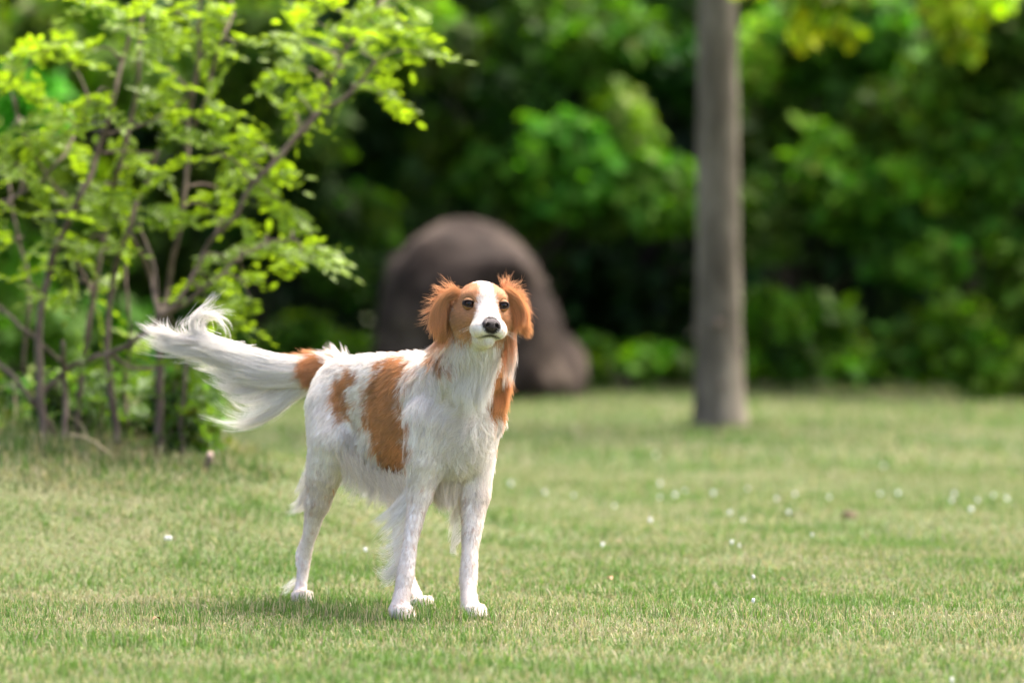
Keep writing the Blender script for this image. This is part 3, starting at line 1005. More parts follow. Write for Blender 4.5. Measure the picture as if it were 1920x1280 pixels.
def poly_sd(px, py, poly):
    """signed pixel distance, negative inside"""
    A = np.array(poly, float); n = len(A)
    d = np.full(len(px), 1e9); ins = np.zeros(len(px), bool)
    for i in range(n):
        a, b = A[i], A[(i + 1) % n]
        e = b - a
        wx, wy = px - a[0], py - a[1]
        t = np.clip((wx * e[0] + wy * e[1]) / (e @ e), 0, 1)
        d = np.minimum(d, np.hypot(wx - t * e[0], wy - t * e[1]))
        c = ((a[1] <= py) & (b[1] > py)) | ((b[1] <= py) & (a[1] > py))
        with np.errstate(divide='ignore', invalid='ignore'):
            xx = a[0] + (py - a[1]) / (b[1] - a[1] if b[1] != a[1] else 1e-9) * e[0]
        ins ^= c & (px < xx)
    return np.where(ins, -d, d)


def proj(P):
    D = P[:, 1] + 10
    return 960 + P[:, 0] * F / D, HOR + (CAM_H - P[:, 2]) * F / D


def coat(P, headw, earw, tailw):
    """how ginger the coat is at points of the skin, 0 white .. 1 ginger"""
    side = (P - PELV) @ LEFT
    Pm = P - np.where(side > 0, 2 * side, 0)[:, None] * LEFT
    px, py = proj(Pm)
    jig = 10 * nz(P, 48, 3) + 6 * nz(P, 150, 4)
    g = np.zeros(len(P))
    for k in ('rump', 'saddle', 'spine', 'nape'):
        g = np.maximum(g, 1 - sstep(-9, 9, poly_sd(px, py, POLY[k]) + jig))
    qx, qy = proj(P)
    g = np.maximum(g, (1 - sstep(-5, 6, poly_sd(qx, qy, POLY['shoulder']) + jig)) * (side > .02))
    # ginger haze over the withers
    g = np.maximum(g, .5 * np.exp(-(((px - 775) / 22) ** 2 + ((py - 690) / 16) ** 2)) * (nz(P, 120, 6) > -.1))
    # tail root
    tx, ty = proj(P)
    g = np.maximum(g, tailw * sstep(548, 566, tx + jig * 1.4 - (ty - 690) * .35) * (tx < 622))
    # head: ginger mask either side of a white blaze and muzzle
    h = to_head(P)
    a, b, c = np.abs(h[:, 0]), h[:, 1], h[:, 2]
    hw = np.interp(b, [-.1, -.05, -.015, .0, .018, .032, .05, .1], [.019, .019, .0115, .0125, .021, .032, .06, .08])
    hw = np.where((c < -.045) & (b > -.01), np.maximum(hw, .03 + (b - .0) * .8), hw)
    m = sstep(-.0045, .0055, a - hw + .0035 * nz(P, 230, 9) + .002 * nz(P, 600, 19))
    low = sstep(-.084, -.070, c + .006 * nz(P, 90, 10) + .02 * sstep(.02, .07, a))
    # light cream spot under the eyes stays ginger, chin and throat white
    m = m * low * (1 - sstep(.0, .02, (b > -.01) * (-.062 - c)))
    g = g * (1 - headw) + headw * m
    g = np.maximum(g, earw)
    # ginger freckles on muzzle and forelegs
    fk = (nz(P, 420, 15) > .62) & (h[:, 1] > -.03) & (headw > .5)
    g = np.maximum(g, fk * .42)
    lg = (nz(P, 150, 16) > .74) & (P[:, 2] < .30)
    g = np.maximum(g, lg * .35)
    return np.clip(g, 0, 1)


def chain_weights(P):
    dist = np.stack([c['fn'](P) for c in CH], 1)
    w = np.exp(-(dist - dist.min(1, keepdims=True)) / .010)
    return w / w.sum(1, keepdims=True), dist


wgt, dist = chain_weights(DV)
names = [c['name'] for c in CH]
HEADN = ('skull', 'brow', 'cheek', 'muzzle', 'flew', 'jaw')
v_head = wgt[:, [i for i, n in enumerate(names) if n in HEADN]].sum(1)
v_ear = wgt[:, [i for i, n in enumerate(names) if n == 'ear']].sum(1)
v_tail = wgt[:, [i for i, n in enumerate(names) if n == 'tail']].sum(1)
v_neck = wgt[:, [i for i, n in enumerate(names) if n in ('neck', 'forechest')]].sum(1)
FL = np.zeros((len(DV), len(CH), 3))
for i, c in enumerate(CH):
    FL[:, i] = c['flow']
hflow = unit(DV - H(0, .075, -.035)) + .35 * np.array([0, 0, -1.]) * sstep(.0, -.05, to_head(DV)[:, 2])[:, None]
for i, n in enumerate(names):
    if n in HEADN: FL[:, i] = hflow
v_flow = (wgt[..., None] * FL).sum(1)
v_len = wgt @ np.array([c['len'] for c in CH])
v_lift = wgt @ np.array([c['lift'] for c in CH])
v_curl = wgt @ np.array([c['curl'] for c in CH])
v_dens = wgt @ np.array([c['dens'] for c in CH])
small = np.clip(v_head + wgt[:, [i for i, n in enumerate(names) if 'paw' in n]].sum(1), 0, 1)
v_dens = v_dens * (1 + 1.6 * small)
hv = to_head(DV)
eye_d = np.min([np.linalg.norm(DV - e_, axis=1) for e_ in EYE], 0)
nose_d = np.linalg.norm((DV - NOSE), axis=1)
mouth_d = np.min([chain_d(DV, m_, np.zeros(5)) for m_ in mouth], 0)
v_dens = v_dens * (eye_d > .0128) * (nose_d > .017)
v_g = coat(DV, np.clip(v_head, 0, 1), sstep(.35, .7, v_ear), sstep(.3, .6, v_tail))

WHITE = np.array([.90, .838, .765]); GINGER = np.array([.57, .28, .112]); DARK = np.array([.022, .016, .014])


def coat_rgb(g, P, r):
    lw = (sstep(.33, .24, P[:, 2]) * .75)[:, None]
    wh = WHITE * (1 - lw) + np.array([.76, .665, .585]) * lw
    gi = GINGER * (1 + .22 * nz(P, 26, 61) + .15 * nz(P, 80, 62))[:, None]
    c = wh * (1 - g[:, None]) + gi * g[:, None]
    c = c * (1 + .05 * nz(P, 60, 21))[:, None]
    return np.clip(c * r.uniform(.86, 1.1, len(g))[:, None], .01, .93)


skin = (WHITE * 1.0) * (1 - v_g[:, None]) + GINGER * .8 * v_g[:, None]
pink = np.array([.60, .47, .40])
dk = np.maximum(np.maximum(1 - sstep(.0128, .015, eye_d), 1 - sstep(.002, .005, mouth_d)), 1 - sstep(.019, .023, nose_d))
skin = skin * (1 - dk[:, None]) + DARK * dk[:, None]
dog = link('dog', np_mesh('dog', DV - DOG, quads=DQ, mat=M_SKIN, smooth=True, vcol=skin))
dog.location = DOG
tag(dog, 'white and ginger long haired dog standing on the lawn with raised plumed tail', 'dog')


def curves_obj(name, P, R, C, parent, mat):
    """P (n, k, 3) strands, R (n, k) radii, C (n, 3) or (n,k,3) colours"""
    n, k = P.shape[:2]
    cu = bpy.data.hair_curves.new(name)
    cu.add_curves([k] * n)
    cu.attributes['position'].data.foreach_set('vector', (P - DOG).astype(np.float32).ravel())
    a = cu.attributes.get('radius') or cu.attributes.new('radius', 'FLOAT', 'POINT')
    a.data.foreach_set('value', R.astype(np.float32).ravel())
    if C.ndim == 2: C = np.repeat(C[:, None, :], k, 1)
    cc = np.ones((n, k, 4), np.float32); cc[..., :3] = C
    a = cu.attributes.new('col', 'FLOAT_COLOR', 'POINT')
    a.data.foreach_set('color', cc.ravel())
    cu.materials.append(mat)
    return link(name, cu, parent)


def make_fur():
    r = np.random.default_rng(17)
    N = 170000
    fd = DA * v_dens[DQ].mean(1)
    fi = r.choice(len(DQ), N, p=fd / fd.sum())
    u, v = r.uniform(0, 1, N), r.uniform(0, 1, N)
    bw = np.stack([(1 - u) * (1 - v), u * (1 - v), u * v, (1 - u) * v], -1)

    def ip(A):
        q = A[DQ[fi]]
        return (q * (bw[..., None] if q.ndim == 3 else bw)).sum(1)
    P = ip(DV); Nn = unit(ip(DN_)); fl = ip(v_flow); ln = ip(v_len); lift = ip(v_lift); curl = ip(v_curl); g = ip(v_g); hw = ip(v_head); nd = ip(nose_d); md = ip(mouth_d)
    ed = ip(eye_d)
    # long torso hair swirls a little, chest hair curls
    sw = np.stack([nz(P, 28, 31), nz(P, 28, 32), nz(P, 28, 33)], -1)
    fl = fl + sw * (.25 + .75 * curl)[:, None] * (1 - .8 * hw)[:, None]
    fl = fl - Nn * (fl * Nn).sum(1, keepdims=True)
    fl = unit(fl)
    ln = ln * r.uniform(.55, 1.2, N) * (1 + .25 * nz(P, 40, 40))
    ln = ln * (.35 + .65 * sstep(.012, .024, ed)) * (.5 + .5 * sstep(.016, .04, nd))
    lift = np.clip(lift + .10 * r.normal(size=N) + .10 * nz(P, 140, 41) * (1 - .7 * hw), .06, .75)
    d0 = unit(fl * (1 - lift)[:, None] + Nn * lift[:, None] + r.normal(size=(N, 3)) * .06)
    K = 6
    s = np.linspace(0, 1, K)
    bend = fl * .35 - Nn * (lift * .42)[:, None] + DN * .0
    side = np.cross(Nn, fl)
    ph = r.uniform(0, 6.28, N) + 6 * nz(P, 45, 50)
    X = P[:, None, :] + ln[:, None, None] * (d0[:, None, :] * s[None, :, None] + bend[:, None, :] * (s ** 2)[None, :, None])
    amp = ln * (.03 + .17 * curl)
    wv = np.sin(ph[:, None] + s[None, :] * (3.0 + 3.0 * curl[:, None])) - np.sin(ph)[:, None]
    X = X + (amp[:, None] * wv)[..., None] * side[:, None, :]
    # clumping
    M = 9000
    ci = r.choice(N, M, replace=False)
    kd = kdtree.KDTree(M)
    for j, q in enumerate(ci): kd.insert(P[q], j)
    kd.balance()
    near = np.array([ci[kd.find(p)[1]] for p in P])
    cs = np.clip((.2 + .65 * sstep(.008, .028, ln)) * r.uniform(.5, 1.2, N), 0, .92)
    off = (X[near] - P[near][:, None, :])
    X = X + (cs[:, None] * s[None, :] ** 1.4)[..., None] * ((P[near] * .75 + P * .25)[:, None, :] + off * (ln / np.maximum(ln[near], 1e-4)).clip(.5, 1.5)[:, None, None] - X)
    X[..., 2] = np.maximum(X[..., 2], .004)
    rad = (.00036 + .00014 * sstep(.006, .02, ln))[:, None] * (1 - .82 * s[None, :] ** 1.3)
    g = np.where(r.uniform(.08, .92, N) < g, np.maximum(g, .82), np.minimum(g, .15))
    C = coat_rgb(g, P, r)
    hl = to_head(P)
    pale = g * hw * (1 - sstep(.0, .03, np.abs(hl[:, 0]) - .028)) * sstep(-.04, .0, hl[:, 1]) * .12
    C = C * (1 - pale[:, None]) + np.array([.78, .58, .40]) * pale[:, None]
    C = np.clip(C * (1 + .05 * r.normal(size=N)[near])[:, None], .01, .93)
    # grey lips, dark eye rims
    lip = 1 - sstep(.0022, .0052, md + .0008 * r.normal(size=N))
    rim = 1 - sstep(.0128, .0155, ed)
    dk = np.maximum(lip * .6, rim * .9)[:, None]
    C = C * (1 - dk) + DARK * 1.5 * dk
    h = to_head(P)
    under = (1 - sstep(.004, .018, np.abs(h[:, 0]))) * sstep(.05, .066, h[:, 1]) * (h[:, 2] < -.05) * (h[:, 2] > -.069) * .8  # dark lip colour plus shadow below the nose, painted into the hair
    C = C * (1 - under[:, None]) + DARK * 2.5 * under[:, None]
    # hair is a little paler towards the tip
    Ck = C[:, None, :] * (1 - .12 * (1 - s))[None, :, None] + (.05 * g[:, None] * s[None, :])[..., None] * np.array([1., .75, .5])
    curves_obj('fur', X, rad, Ck, dog, M_FUR)


make_fur()


def guided(name, guides, n, col, r, K=12, rad=.00035, root_j=.006, tip_j=.018, clump=30, order=True, cstr=.82, len_j=.25, wave=.006, hair_j=.45):
    """strands interpolated between neighbouring hand-set guide hairs, gathered into locks"""
    G = np.stack([smooth_line([W(*q) for q in g], K) for g in guides])
    m = len(G)
    nl = max(2, n // clump)
    lt = r.uniform(0, m - 1.001, nl)                      # locks
    li = r.integers(0, nl, n)
    t = np.clip(lt[li] + r.normal(size=n) * .22, 0, m - 1.001)
    i = t.astype(int); f = (t - i)[:, None, None]
    X = G[i] * (1 - f) + G[i + 1] * f
    il = lt.astype(int); fl_ = (lt - il)[:, None, None]
    L = G[il] * (1 - fl_) + G[il + 1] * fl_
    s = np.linspace(0, 1, K)
    jr = r.normal(size=(n, 1, 3)) * root_j; jt = r.normal(size=(n, 1, 3)) * tip_j * hair_j
    X = X + jr * (1 - s)[None, :, None] + jt * (s ** 1.5)[None, :, None]
    lo = r.normal(size=(nl, 1, 3)) * root_j * .6; lo2 = r.normal(size=(nl, 1, 3)) * tip_j
    L = L + lo * (1 - s)[None, :, None] + lo2 * (s ** 1.5)[None, :, None]
    stray = r.uniform(0, 1, n) < .2
    c = np.clip(np.where(stray, .2, cstr * r.uniform(.75, 1.2, n)), 0, .96)[:, None] * (s ** 1.1)[None, :]
    X = X + c[..., None] * (L[li] - X)
    ph = r.uniform(0, 6.28, (n, 1, 3)) * .35 + r.uniform(0, 6.28, (nl, 1, 3))[li]
    X = X + wave * np.sin(ph + s[None, :, None] * r.uniform(3, 7, (nl, 1, 1))[li]) * s[None, :, None]
    # vary length by re-sampling along the strand
    lk = r.uniform(.45, 1, nl)[li]
    ll = np.clip(1 - len_j * (.5 * r.uniform(0, 1, n) ** 1.5 + .6 * (1 - lk)), .3, 1)
    u = s[None, :] * ll[:, None] * (K - 1)
    k0 = np.minimum(u.astype(int), K - 2); fu = (u - k0)[..., None]
    ar = np.arange(n)[:, None]
    X = X[ar, k0] * (1 - fu) + X[ar, k0 + 1] * fu
    X[..., 2] = np.maximum(X[..., 2], .004)
    R = np.broadcast_to(rad * (1 - .85 * s[None, :] ** 1.6), (n, K)) * r.uniform(.7, 1.2, (n, 1))
    c = np.asarray(col, float)
    if c.ndim == 1: c = np.tile(c, (K, 1))
    else: c = np.stack([np.interp(s, np.linspace(0, 1, len(c)), c[:, q]) for q in range(3)], -1)
    C = c[None] * r.uniform(.85, 1.08, (n, 1, 1)) * (.93 + .10 * r.normal(size=(nl, 1, 1))[li].clip(-1.3, 1))
    return X, R, np.clip(C, .01, .93)


def group_hair(name, sets, r):
    X, R, C = [], [], []
    for kw in sets:
        a = guided(name, r=r, K=12, **kw)
        X.append(a[0]); R.append(a[1]); C.append(a[2])
    curves_obj(name, np.vstack(X), np.vstack(R), np.vstack(C), dog, M_FUR)


def g3(D, *pp, dj=0.):
    return [(p[0], p[1], D + dj * k) for k, p in enumerate(pp)]


rh = np.random.default_rng(29)
WT = np.array([.93, .89, .82]); TD = 10.6
tail_low = [
    g3(TD, (430, 648), (380, 636), (330, 630), (290, 615), (262, 600)),
    g3(TD, (450, 652), (390, 645), (330, 642), (288, 628), (248, 610)),
    g3(TD, (470, 660), (400, 660), (335, 655), (290, 645), (250, 622)),
    g3(TD, (500, 672), (430, 672), (365, 662), (312, 656), (262, 636)),
    g3(TD, (525, 682), (470, 688), (415, 684), (365, 672), (330, 664)),
    g3(TD, (540, 688), (488, 700), (440, 703), (405, 694), (380, 684)),
    g3(TD, (555, 694), (508, 712), (465, 730), (428, 732), (402, 708)),
    g3(TD, (570, 702), (525, 722), (487, 740), (450, 748), (420, 724)),
    g3(TD, (580, 708), (540, 732), (498, 758), (452, 772), (410, 748)),
    g3(TD, (586, 714), (545, 740), (502, 774), (450, 796), (400, 776)),
    g3(TD, (588, 718), (552, 746), (508, 780), (446, 806), (394, 792)),
]
tail_top = [
    g3(TD - .01, (600, 680), (540, 676), (470, 658), (400, 641), (345, 632)),
    g3(TD - .02, (600, 690), (540, 690), (480, 682), (420, 666), (360, 650)),
    g3(TD - .02, (600, 700), (560, 702), (510, 702), (455, 692), (400, 678)),
    g3(TD - .01, (598, 708), (565, 716), (525, 722), (480, 722), (440, 710)),
]
tail_up = [
    g3(TD, (380, 640), (325, 638), (300, 624), (292, 603)),
    g3(TD, (392, 640), (335, 630), (316, 612), (315, 590)),
    g3(TD, (400, 640), (362, 626), (356, 600), (378, 576), (400, 552)),
    g3(TD, (402, 640), (362, 622), (362, 596), (392, 578), (420, 560)),
    g3(TD, (405, 640), (366, 620), (368, 594), (402, 582), (442, 592)),
    g3(TD, (412, 642), (374, 622), (376, 594), (406, 592), (424, 612), (428, 634)),
    g3(TD, (425, 645), (392, 632), (382, 606), (400, 596), (418, 610), (424, 638)),
]
group_hair('tail_plume', [
    dict(guides=tail_low, n=3800, col=WT, tip_j=.013, root_j=.006, clump=42, rad=.00036, hair_j=.5, wave=.009, cstr=.9, len_j=.75),
    dict(guides=tail_top, n=4500, col=WT, tip_j=.010, root_j=.007, clump=80, rad=.00040, len_j=.7, hair_j=.4),
    dict(guides=tail_up, n=230, col=WT, tip_j=.017, root_j=.006, clump=6, rad=.00046, hair_j=.25, cstr=.9),
    dict(guides=[g3(TD - .03, (622, 670), (590, 673), (565, 678), (546, 684)), g3(TD - .045, (620, 688), (590, 694), (566, 700), (548, 708)), g3(TD - .04, (616, 704), (592, 714), (576, 724), (566, 732))], n=2600, col=GINGER, tip_j=.010, root_j=.007, clump=24, rad=.00038, len_j=.9),
], rh)

GE = GINGER * 1.08; GL = [GINGER, GINGER * 1.25 + .03, GINGER * 1.4 + .08]
ED = 9.965
ear_l = [
    g3(ED, (858, 543), (850, 536), (842, 528), (834, 517)),
    g3(ED, (850, 547), (838, 540), (826, 532), (812, 525)),
    g3(ED, (844, 552), (830, 548), (815, 542), (799, 536)),
    g3(ED, (840, 556), (824, 556), (810, 558), (798, 560)),
    g3(ED, (836, 562), (818, 566), (802, 572), (788, 578)),
    g3(ED - .01, (834, 568), (814, 576), (798, 586), (782, 592)),
    g3(ED - .01, (832, 576), (812, 588), (796, 598), (778, 606)),
    g3(ED - .01, (830, 584), (815, 598), (805, 608), (795, 621)),
    g3(ED - .015, (830, 592), (820, 608), (814, 620), (808, 636)),
]
ear_lfront = [
    g3(ED - .03, (856, 546), (842, 554), (834, 576), (831, 602), (828, 636)),
    g3(ED - .03, (850, 550), (832, 560), (821, 582), (818, 608), (818, 638)),
    g3(ED - .025, (846, 553), (826, 564), (811, 583), (806, 604), (804, 626)),
]
ear_lback = [
    g3(ED + .0, (838, 600), (828, 622), (818, 640), (802, 652), (784, 650)),
    g3(ED + .0, (842, 610), (832, 632), (818, 650), (800, 664), (778, 672)),
    g3(ED - .01, (850, 615), (842, 636), (832, 652), (820, 668), (806, 682)),
]
ear_r = [
    g3(ED, (945, 543), (942, 533), (940, 525), (938, 516)),
    g3(ED, (950, 543), (953, 532), (955, 523), (957, 513)),
    g3(ED, (956, 546), (964, 536), (971, 529), (977, 523)),
    g3(ED, (962, 552), (974, 545), (983, 545), (990, 549)),
    g3(ED, (966, 560), (980, 558), (989, 563), (997, 571)),
    g3(ED - .01, (968, 568), (983, 572), (993, 580), (1002, 590)),
    g3(ED - .01, (970, 577), (982, 584), (992, 592), (1001, 604)),
    g3(ED - .01, (970, 588), (979, 598), (984, 610), (985, 622)),
]
ear_rfront = [
    g3(ED - .03, (950, 547), (965, 555), (977, 573), (983, 595), (981, 616)),
    g3(ED - .03, (956, 549), (972, 560), (984, 577), (989, 594), (989, 610)),
    g3(ED - .025, (948, 553), (959, 568), (966, 589), (968, 614), (965, 642)),
]
ear_rback = [
    g3(ED, (962, 585), (964, 610), (966, 640), (968, 665), (966, 690)),
    g3(ED, (956, 600), (957, 630), (960, 660), (962, 690), (960, 712)),
    g3(ED + .01, (948, 610), (948, 640), (950, 672), (954, 700), (952, 726)),
    g3(ED + .01, (938, 640), (938, 664), (942, 690), (946, 712), (942, 736)),
]
group_hair('ear_feathers', [
    dict(guides=ear_l, n=430, col=GL, tip_j=.008, root_j=.006, clump=5, rad=.00021, len_j=.7),
    dict(guides=ear_lfront, n=1800, col=[GINGER, GE * 1.1, GE * 1.3], tip_j=.006, root_j=.005, clump=26, rad=.00030, len_j=.5, wave=.003),
    dict(guides=ear_lback, n=260, col=[GINGER * 1.2, GE * 1.3 + .15, WT * .95], tip_j=.007, root_j=.006, clump=20, rad=.00028, len_j=.4),
    dict(guides=ear_r, n=430, col=GL, tip_j=.008, root_j=.006, clump=5, rad=.00021, len_j=.7),
    dict(guides=ear_rfront, n=1800, col=[GINGER, GE * 1.1, GE * 1.3], tip_j=.006, root_j=.005, clump=26, rad=.00030, len_j=.5, wave=.003),
    dict(guides=ear_rback, n=420, col=[GINGER, GE * 1.3 + .12, WT * .9], tip_j=.008, root_j=.007, clump=24, rad=.00030, len_j=.4),
], rh)

belly = [
    g3(10.36, (640, 850), (645, 880), (642, 905), (632, 922)),
    g3(10.34, (665, 855), (668, 885), (664, 912), (650, 932)),
    g3(10.30, (690, 876), (693, 900), (690, 924), (680, 942)),
    g3(10.26, (712, 888), (716, 912), (714, 932), (706, 948)),
    g3(10.22, (735, 898), (738, 920), (732, 940), (718, 958)),
    g3(10.18, (755, 902), (758, 926), (752, 948), (738, 966)),
    g3(10.12, (775, 895), (778, 925), (772, 948), (760, 966)),
]
elbow = [
    g3(10.10, (778, 900), (752, 930), (725, 955), (695, 975)),
    g3(10.10, (775, 920), (750, 948), (722, 968), (690, 992)),
    g3(10.08, (770, 945), (748, 965), (728, 982), (706, 1004)),
    g3(10.07, (765, 970), (748, 988), (735, 1002), (722, 1012)),
    g3(10.05, (760, 1000), (742, 1016), (726, 1026), (706, 1032)),
    g3(10.04, (756, 1025), (738, 1042), (722, 1050), (704, 1046)),
    g3(10.03, (752, 1055), (734, 1070), (720, 1080), (704, 1078)),
    g3(10.02, (746, 1085), (732, 1098), (722, 1104), (712, 1100)),
]
elbow2 = [
    g3(10.14, (872, 920), (858, 940), (848, 952), (836, 955)),
    g3(10.14, (870, 945), (856, 962), (848, 976), (842, 992)),
    g3(10.12, (866, 975), (854, 990), (848, 1004), (852, 1016)),
    g3(10.11, (864, 1005), (852, 1022), (848, 1034), (852, 1042)),
]
brisket = [
    g3(10.10, (800, 890), (806, 920), (815, 940), (822, 955)),
    g3(10.08, (830, 895), (832, 925), (836, 945), (838, 962)),
    g3(10.10, (860, 890), (858, 920), (852, 942), (846, 958)),
]
hind = [
    g3(10.50, (588, 860), (572, 890), (562, 915), (552, 930)),
    g3(10.50, (586, 885), (570, 912), (560, 932), (545, 942)),
    g3(10.50, (584, 910), (570, 935), (558, 950), (538, 962)),
    g3(10.50, (580, 940), (570, 955), (560, 962), (545, 966)),
]
hock = [
    g3(10.51, (556, 1085), (544, 1092), (534, 1100), (522, 1106)),
    g3(10.51, (556, 1098), (544, 1108), (534, 1116), (524, 1124)),
]
ruff = [
    g3(10.05, (930, 665), (946, 690), (954, 716), (955, 742)),
    g3(10.06, (930, 690), (944, 714), (950, 738), (947, 762)),
    g3(10.06, (922, 708), (936, 732), (943, 756), (936, 782)),
    g3(10.05, (912, 715), (920, 740), (926, 762), (918, 788)),
]
breast = [
    g3(9.975, (862, 655), (858, 690), (850, 725), (856, 760)),
    g3(9.965, (882, 660), (884, 700), (876, 740), (884, 778)),
    g3(9.965, (905, 662), (904, 700), (898, 745), (892, 785)),
    g3(9.985, (925, 664), (922, 700), (918, 738), (908, 775)),
]
WB = WHITE * np.array([1.0, .97, .92])
group_hair('feathering', [
    dict(guides=belly, n=2400, col=WB, tip_j=.012, root_j=.012, clump=20, rad=.00032, len_j=.55),
    dict(guides=elbow, n=800, col=WT, tip_j=.012, root_j=.006, clump=14, rad=.00028, len_j=.55),
    dict(guides=elbow2, n=330, col=WT, tip_j=.008, root_j=.006, clump=18, rad=.00028, len_j=.5),
    dict(guides=brisket, n=900, col=WB, tip_j=.010, root_j=.012, clump=22, rad=.00030, len_j=.6),
    dict(guides=hind, n=330, col=WT, tip_j=.008, root_j=.007, clump=18, rad=.00028, len_j=.5),
    dict(guides=hock, n=45, col=WT, tip_j=.004, root_j=.004, clump=14, rad=.00026),
    dict(guides=ruff, n=1000, col=[GINGER, GE * 1.1, GE * 1.4], tip_j=.010, root_j=.008, clump=24, rad=.00032, len_j=.5),
    dict(guides=breast, n=2600, col=WT, tip_j=.012, root_j=.010, clump=28, rad=.00032, len_j=.6, wave=.009),
], rh)


rw = np.random.default_rng(91)
wx = []
for s_ in (-1, 1):
    for q in range(6):
        p0 = H(s_ * .030, .045 + .016 * rw.normal() * .6, -.056 + .006 * rw.normal())
        d_ = unit(s_ * ha * 1.0 + hb * rw.uniform(-.3, .5) - hc * rw.uniform(.0, .7))
        L_ = rw.uniform(.025, .05)
        wx.append(np.stack([p0 + d_ * L_ * t - UP * .010 * t * t for t in np.linspace(0, 1, 6)]))
wx = np.array(wx)
curves_obj('whiskers', wx, np.tile(np.linspace(.00013, .00004, 6), (len(wx), 1)), np.tile([.75, .7, .62], (len(wx), 1)), dog, M_FUR)


# eyes and nose
def uv_ball(r, seg=20, ring=12):
    V = [(0, 0, r)]
    for i in range(1, ring):
        t = math.pi * i / ring
        for j in range(seg):
            p = 2 * math.pi * j / seg
            V.append((r * math.sin(t) * math.cos(p), r * math.sin(t) * math.sin(p), r * math.cos(t)))
    V.append((0, 0, -r))
    Q, T = [], []
    for j in range(seg):
        T.append((0, 1 + j, 1 + (j + 1) % seg))
        b = 1 + (ring - 2) * seg
        T.append((b + (j + 1) % seg, b + j, len(V) - 1))
    for i in range(ring - 2):
        for j in range(seg):
            a = 1 + i * seg + j; b = 1 + i * seg + (j + 1) % seg
            Q.append((a, a + seg, b + seg, b))
    return np.array(V), np.array(Q), np.array(T)


m_eye, nt, out = new_mat('dog_eye')
tc = nt.nodes.new('ShaderNodeTexCoord')
ln_ = nt.nodes.new('ShaderNodeVectorMath'); ln_.operation = 'LENGTH'
mp2 = nt.nodes.new('ShaderNodeMapping'); mp2.inputs['Scale'].default_value = (1, 0, 1)
nt.links.new(tc.outputs['Object'], mp2.inputs['Vector']); nt.links.new(mp2.outputs[0], ln_.inputs[0])
cr = nt.nodes.new('ShaderNodeValToRGB')
cr.color_ramp.interpolation = 'LINEAR'
cr.color_ramp.elements[0].position = .30; cr.color_ramp.elements[0].color = (.002, .002, .002, 1)
cr.color_ramp.elements[1].position = .42; cr.color_ramp.elements[1].color = (.035, .014, .006, 1)
e1 = cr.color_ramp.elements.new(.72); e1.color = (.03, .012, .006, 1)
e2 = cr.color_ramp.elements.new(.82); e2.color = (.01, .006, .005, 1)
mt = nt.nodes.new('ShaderNodeMath'); mt.operation = 'MULTIPLY'; mt.inputs[1].default_value = 1 / .011
nt.links.new(ln_.outputs['Value'], mt.inputs[0]); nt.links.new(mt.outputs[0], cr.inputs[0])
pb = nt.nodes.new('ShaderNodeBsdfPrincipled'); pb.inputs['Roughness'].default_value = .06
pb.inputs['Specular IOR Level'].default_value = .3
nt.links.new(cr.outputs[0], pb.inputs['Base Color']); nt.links.new(pb.outputs[0], out.inputs[0])
ev, eq, et = uv_ball(.0108, 24, 16)
eye_me = np_mesh('eye', ev, quads=eq, tris=et, mat=m_eye, smooth=True)
for ey in EYE:
    o = link('eye', eye_me, dog)
    o.location = Vector(ey - hb * .0005 - DOG)
    o.rotation_euler = (0, 0, math.atan2(hb[1], hb[0]) + math.pi / 2)

for q_, ey in enumerate(EYE):
    sgn = -1 if q_ == 0 else 1
    ef = Field(ey - .018, ey + .018, .0008)
    ef.add(lambda P, ey=ey: np.linalg.norm(P - ey, axis=1) - .0136, ey - .014, ey + .014, .001)
    ef.add(lambda P, ey=ey: np.linalg.norm(P - ey, axis=1) - .0109, ey - .012, ey + .012, .0008, sub=True)
    op = ey + hb * .012 + hc * .0003
    oax = np.stack([unit(ha + sgn * .12 * hc), hb, unit(hc - sgn * .12 * ha)])
    ef.add(lambda P, op=op, oax=oax: ell_d(P, op, oax, (.0106, .014, .0058)), op - .016, op + .016, .001, sub=True)
    ef.add(lambda P, ey=ey: (P - ey) @ hb + .003, ey - .018, ey + .018, .001, sub=True)
    LV, LQ = ef.mesh()
    LV = relax(LV.astype(float), LQ, 2)
    q3 = (LV - op) @ oax.T / np.array([.0106, .014, .0058])
    er = np.hypot(q3[:, 0], q3[:, 2])
    f_ = sstep(1.2, 1.6, er)[:, None]
    link('eyelid', np_mesh('eyelid', LV - DOG, quads=LQ, mat=M_SKIN, smooth=True, vcol=DARK * (1 - f_) + GINGER * .4 * f_), dog)

nf = Field(NOSE - .04, NOSE + .04, .0011)
NA = HAX
nf.add(lambda P: ell_d(P, H(0, .079, -.0405), NA, (.0180, .0125, .0098)), NOSE - .02, NOSE + .02, .004)
nf.add(lambda P: ell_d(P, H(0, .080, -.0475), NA, (.0120, .0110, .0095)), NOSE - .02, NOSE + .02, .006)
for s_ in (-1, 1):
    nf.add(lambda P, s_=s_: ell_d(P, H(s_ * .0120, .080, -.0435), NA, (.0068, .0110, .0070)), NOSE - .02, NOSE + .02, .004)
    pts_ = np.array([H(s_ * .0085, .097, -.0445), H(s_ * .0095, .088, -.0445), H(s_ * .0150, .083, -.0475)])
    nf.add(lambda P, pts_=pts_: chain_d(P, pts_, np.array([.0032, .0032, .0016])), pts_.min(0), pts_.max(0), .002, sub=True)
gv = np.array([H(0, .094, -.041), H(0, .093, -.052), H(0, .088, -.060)])
nf.add(lambda P: chain_d(P, gv, np.full(3, .0010)), gv.min(0), gv.max(0), .002, sub=True)
NV, NQ = nf.mesh()
m_nose = rough_mat('dog_nose', (.018, .010, .009), (.045, .026, .023), 300, .42, .5, bscale=700, spec=.5)
o = link('nose', np_mesh('nose', relax(NV.astype(float), NQ, 2) - DOG, quads=NQ, mat=m_nose, smooth=True), dog)


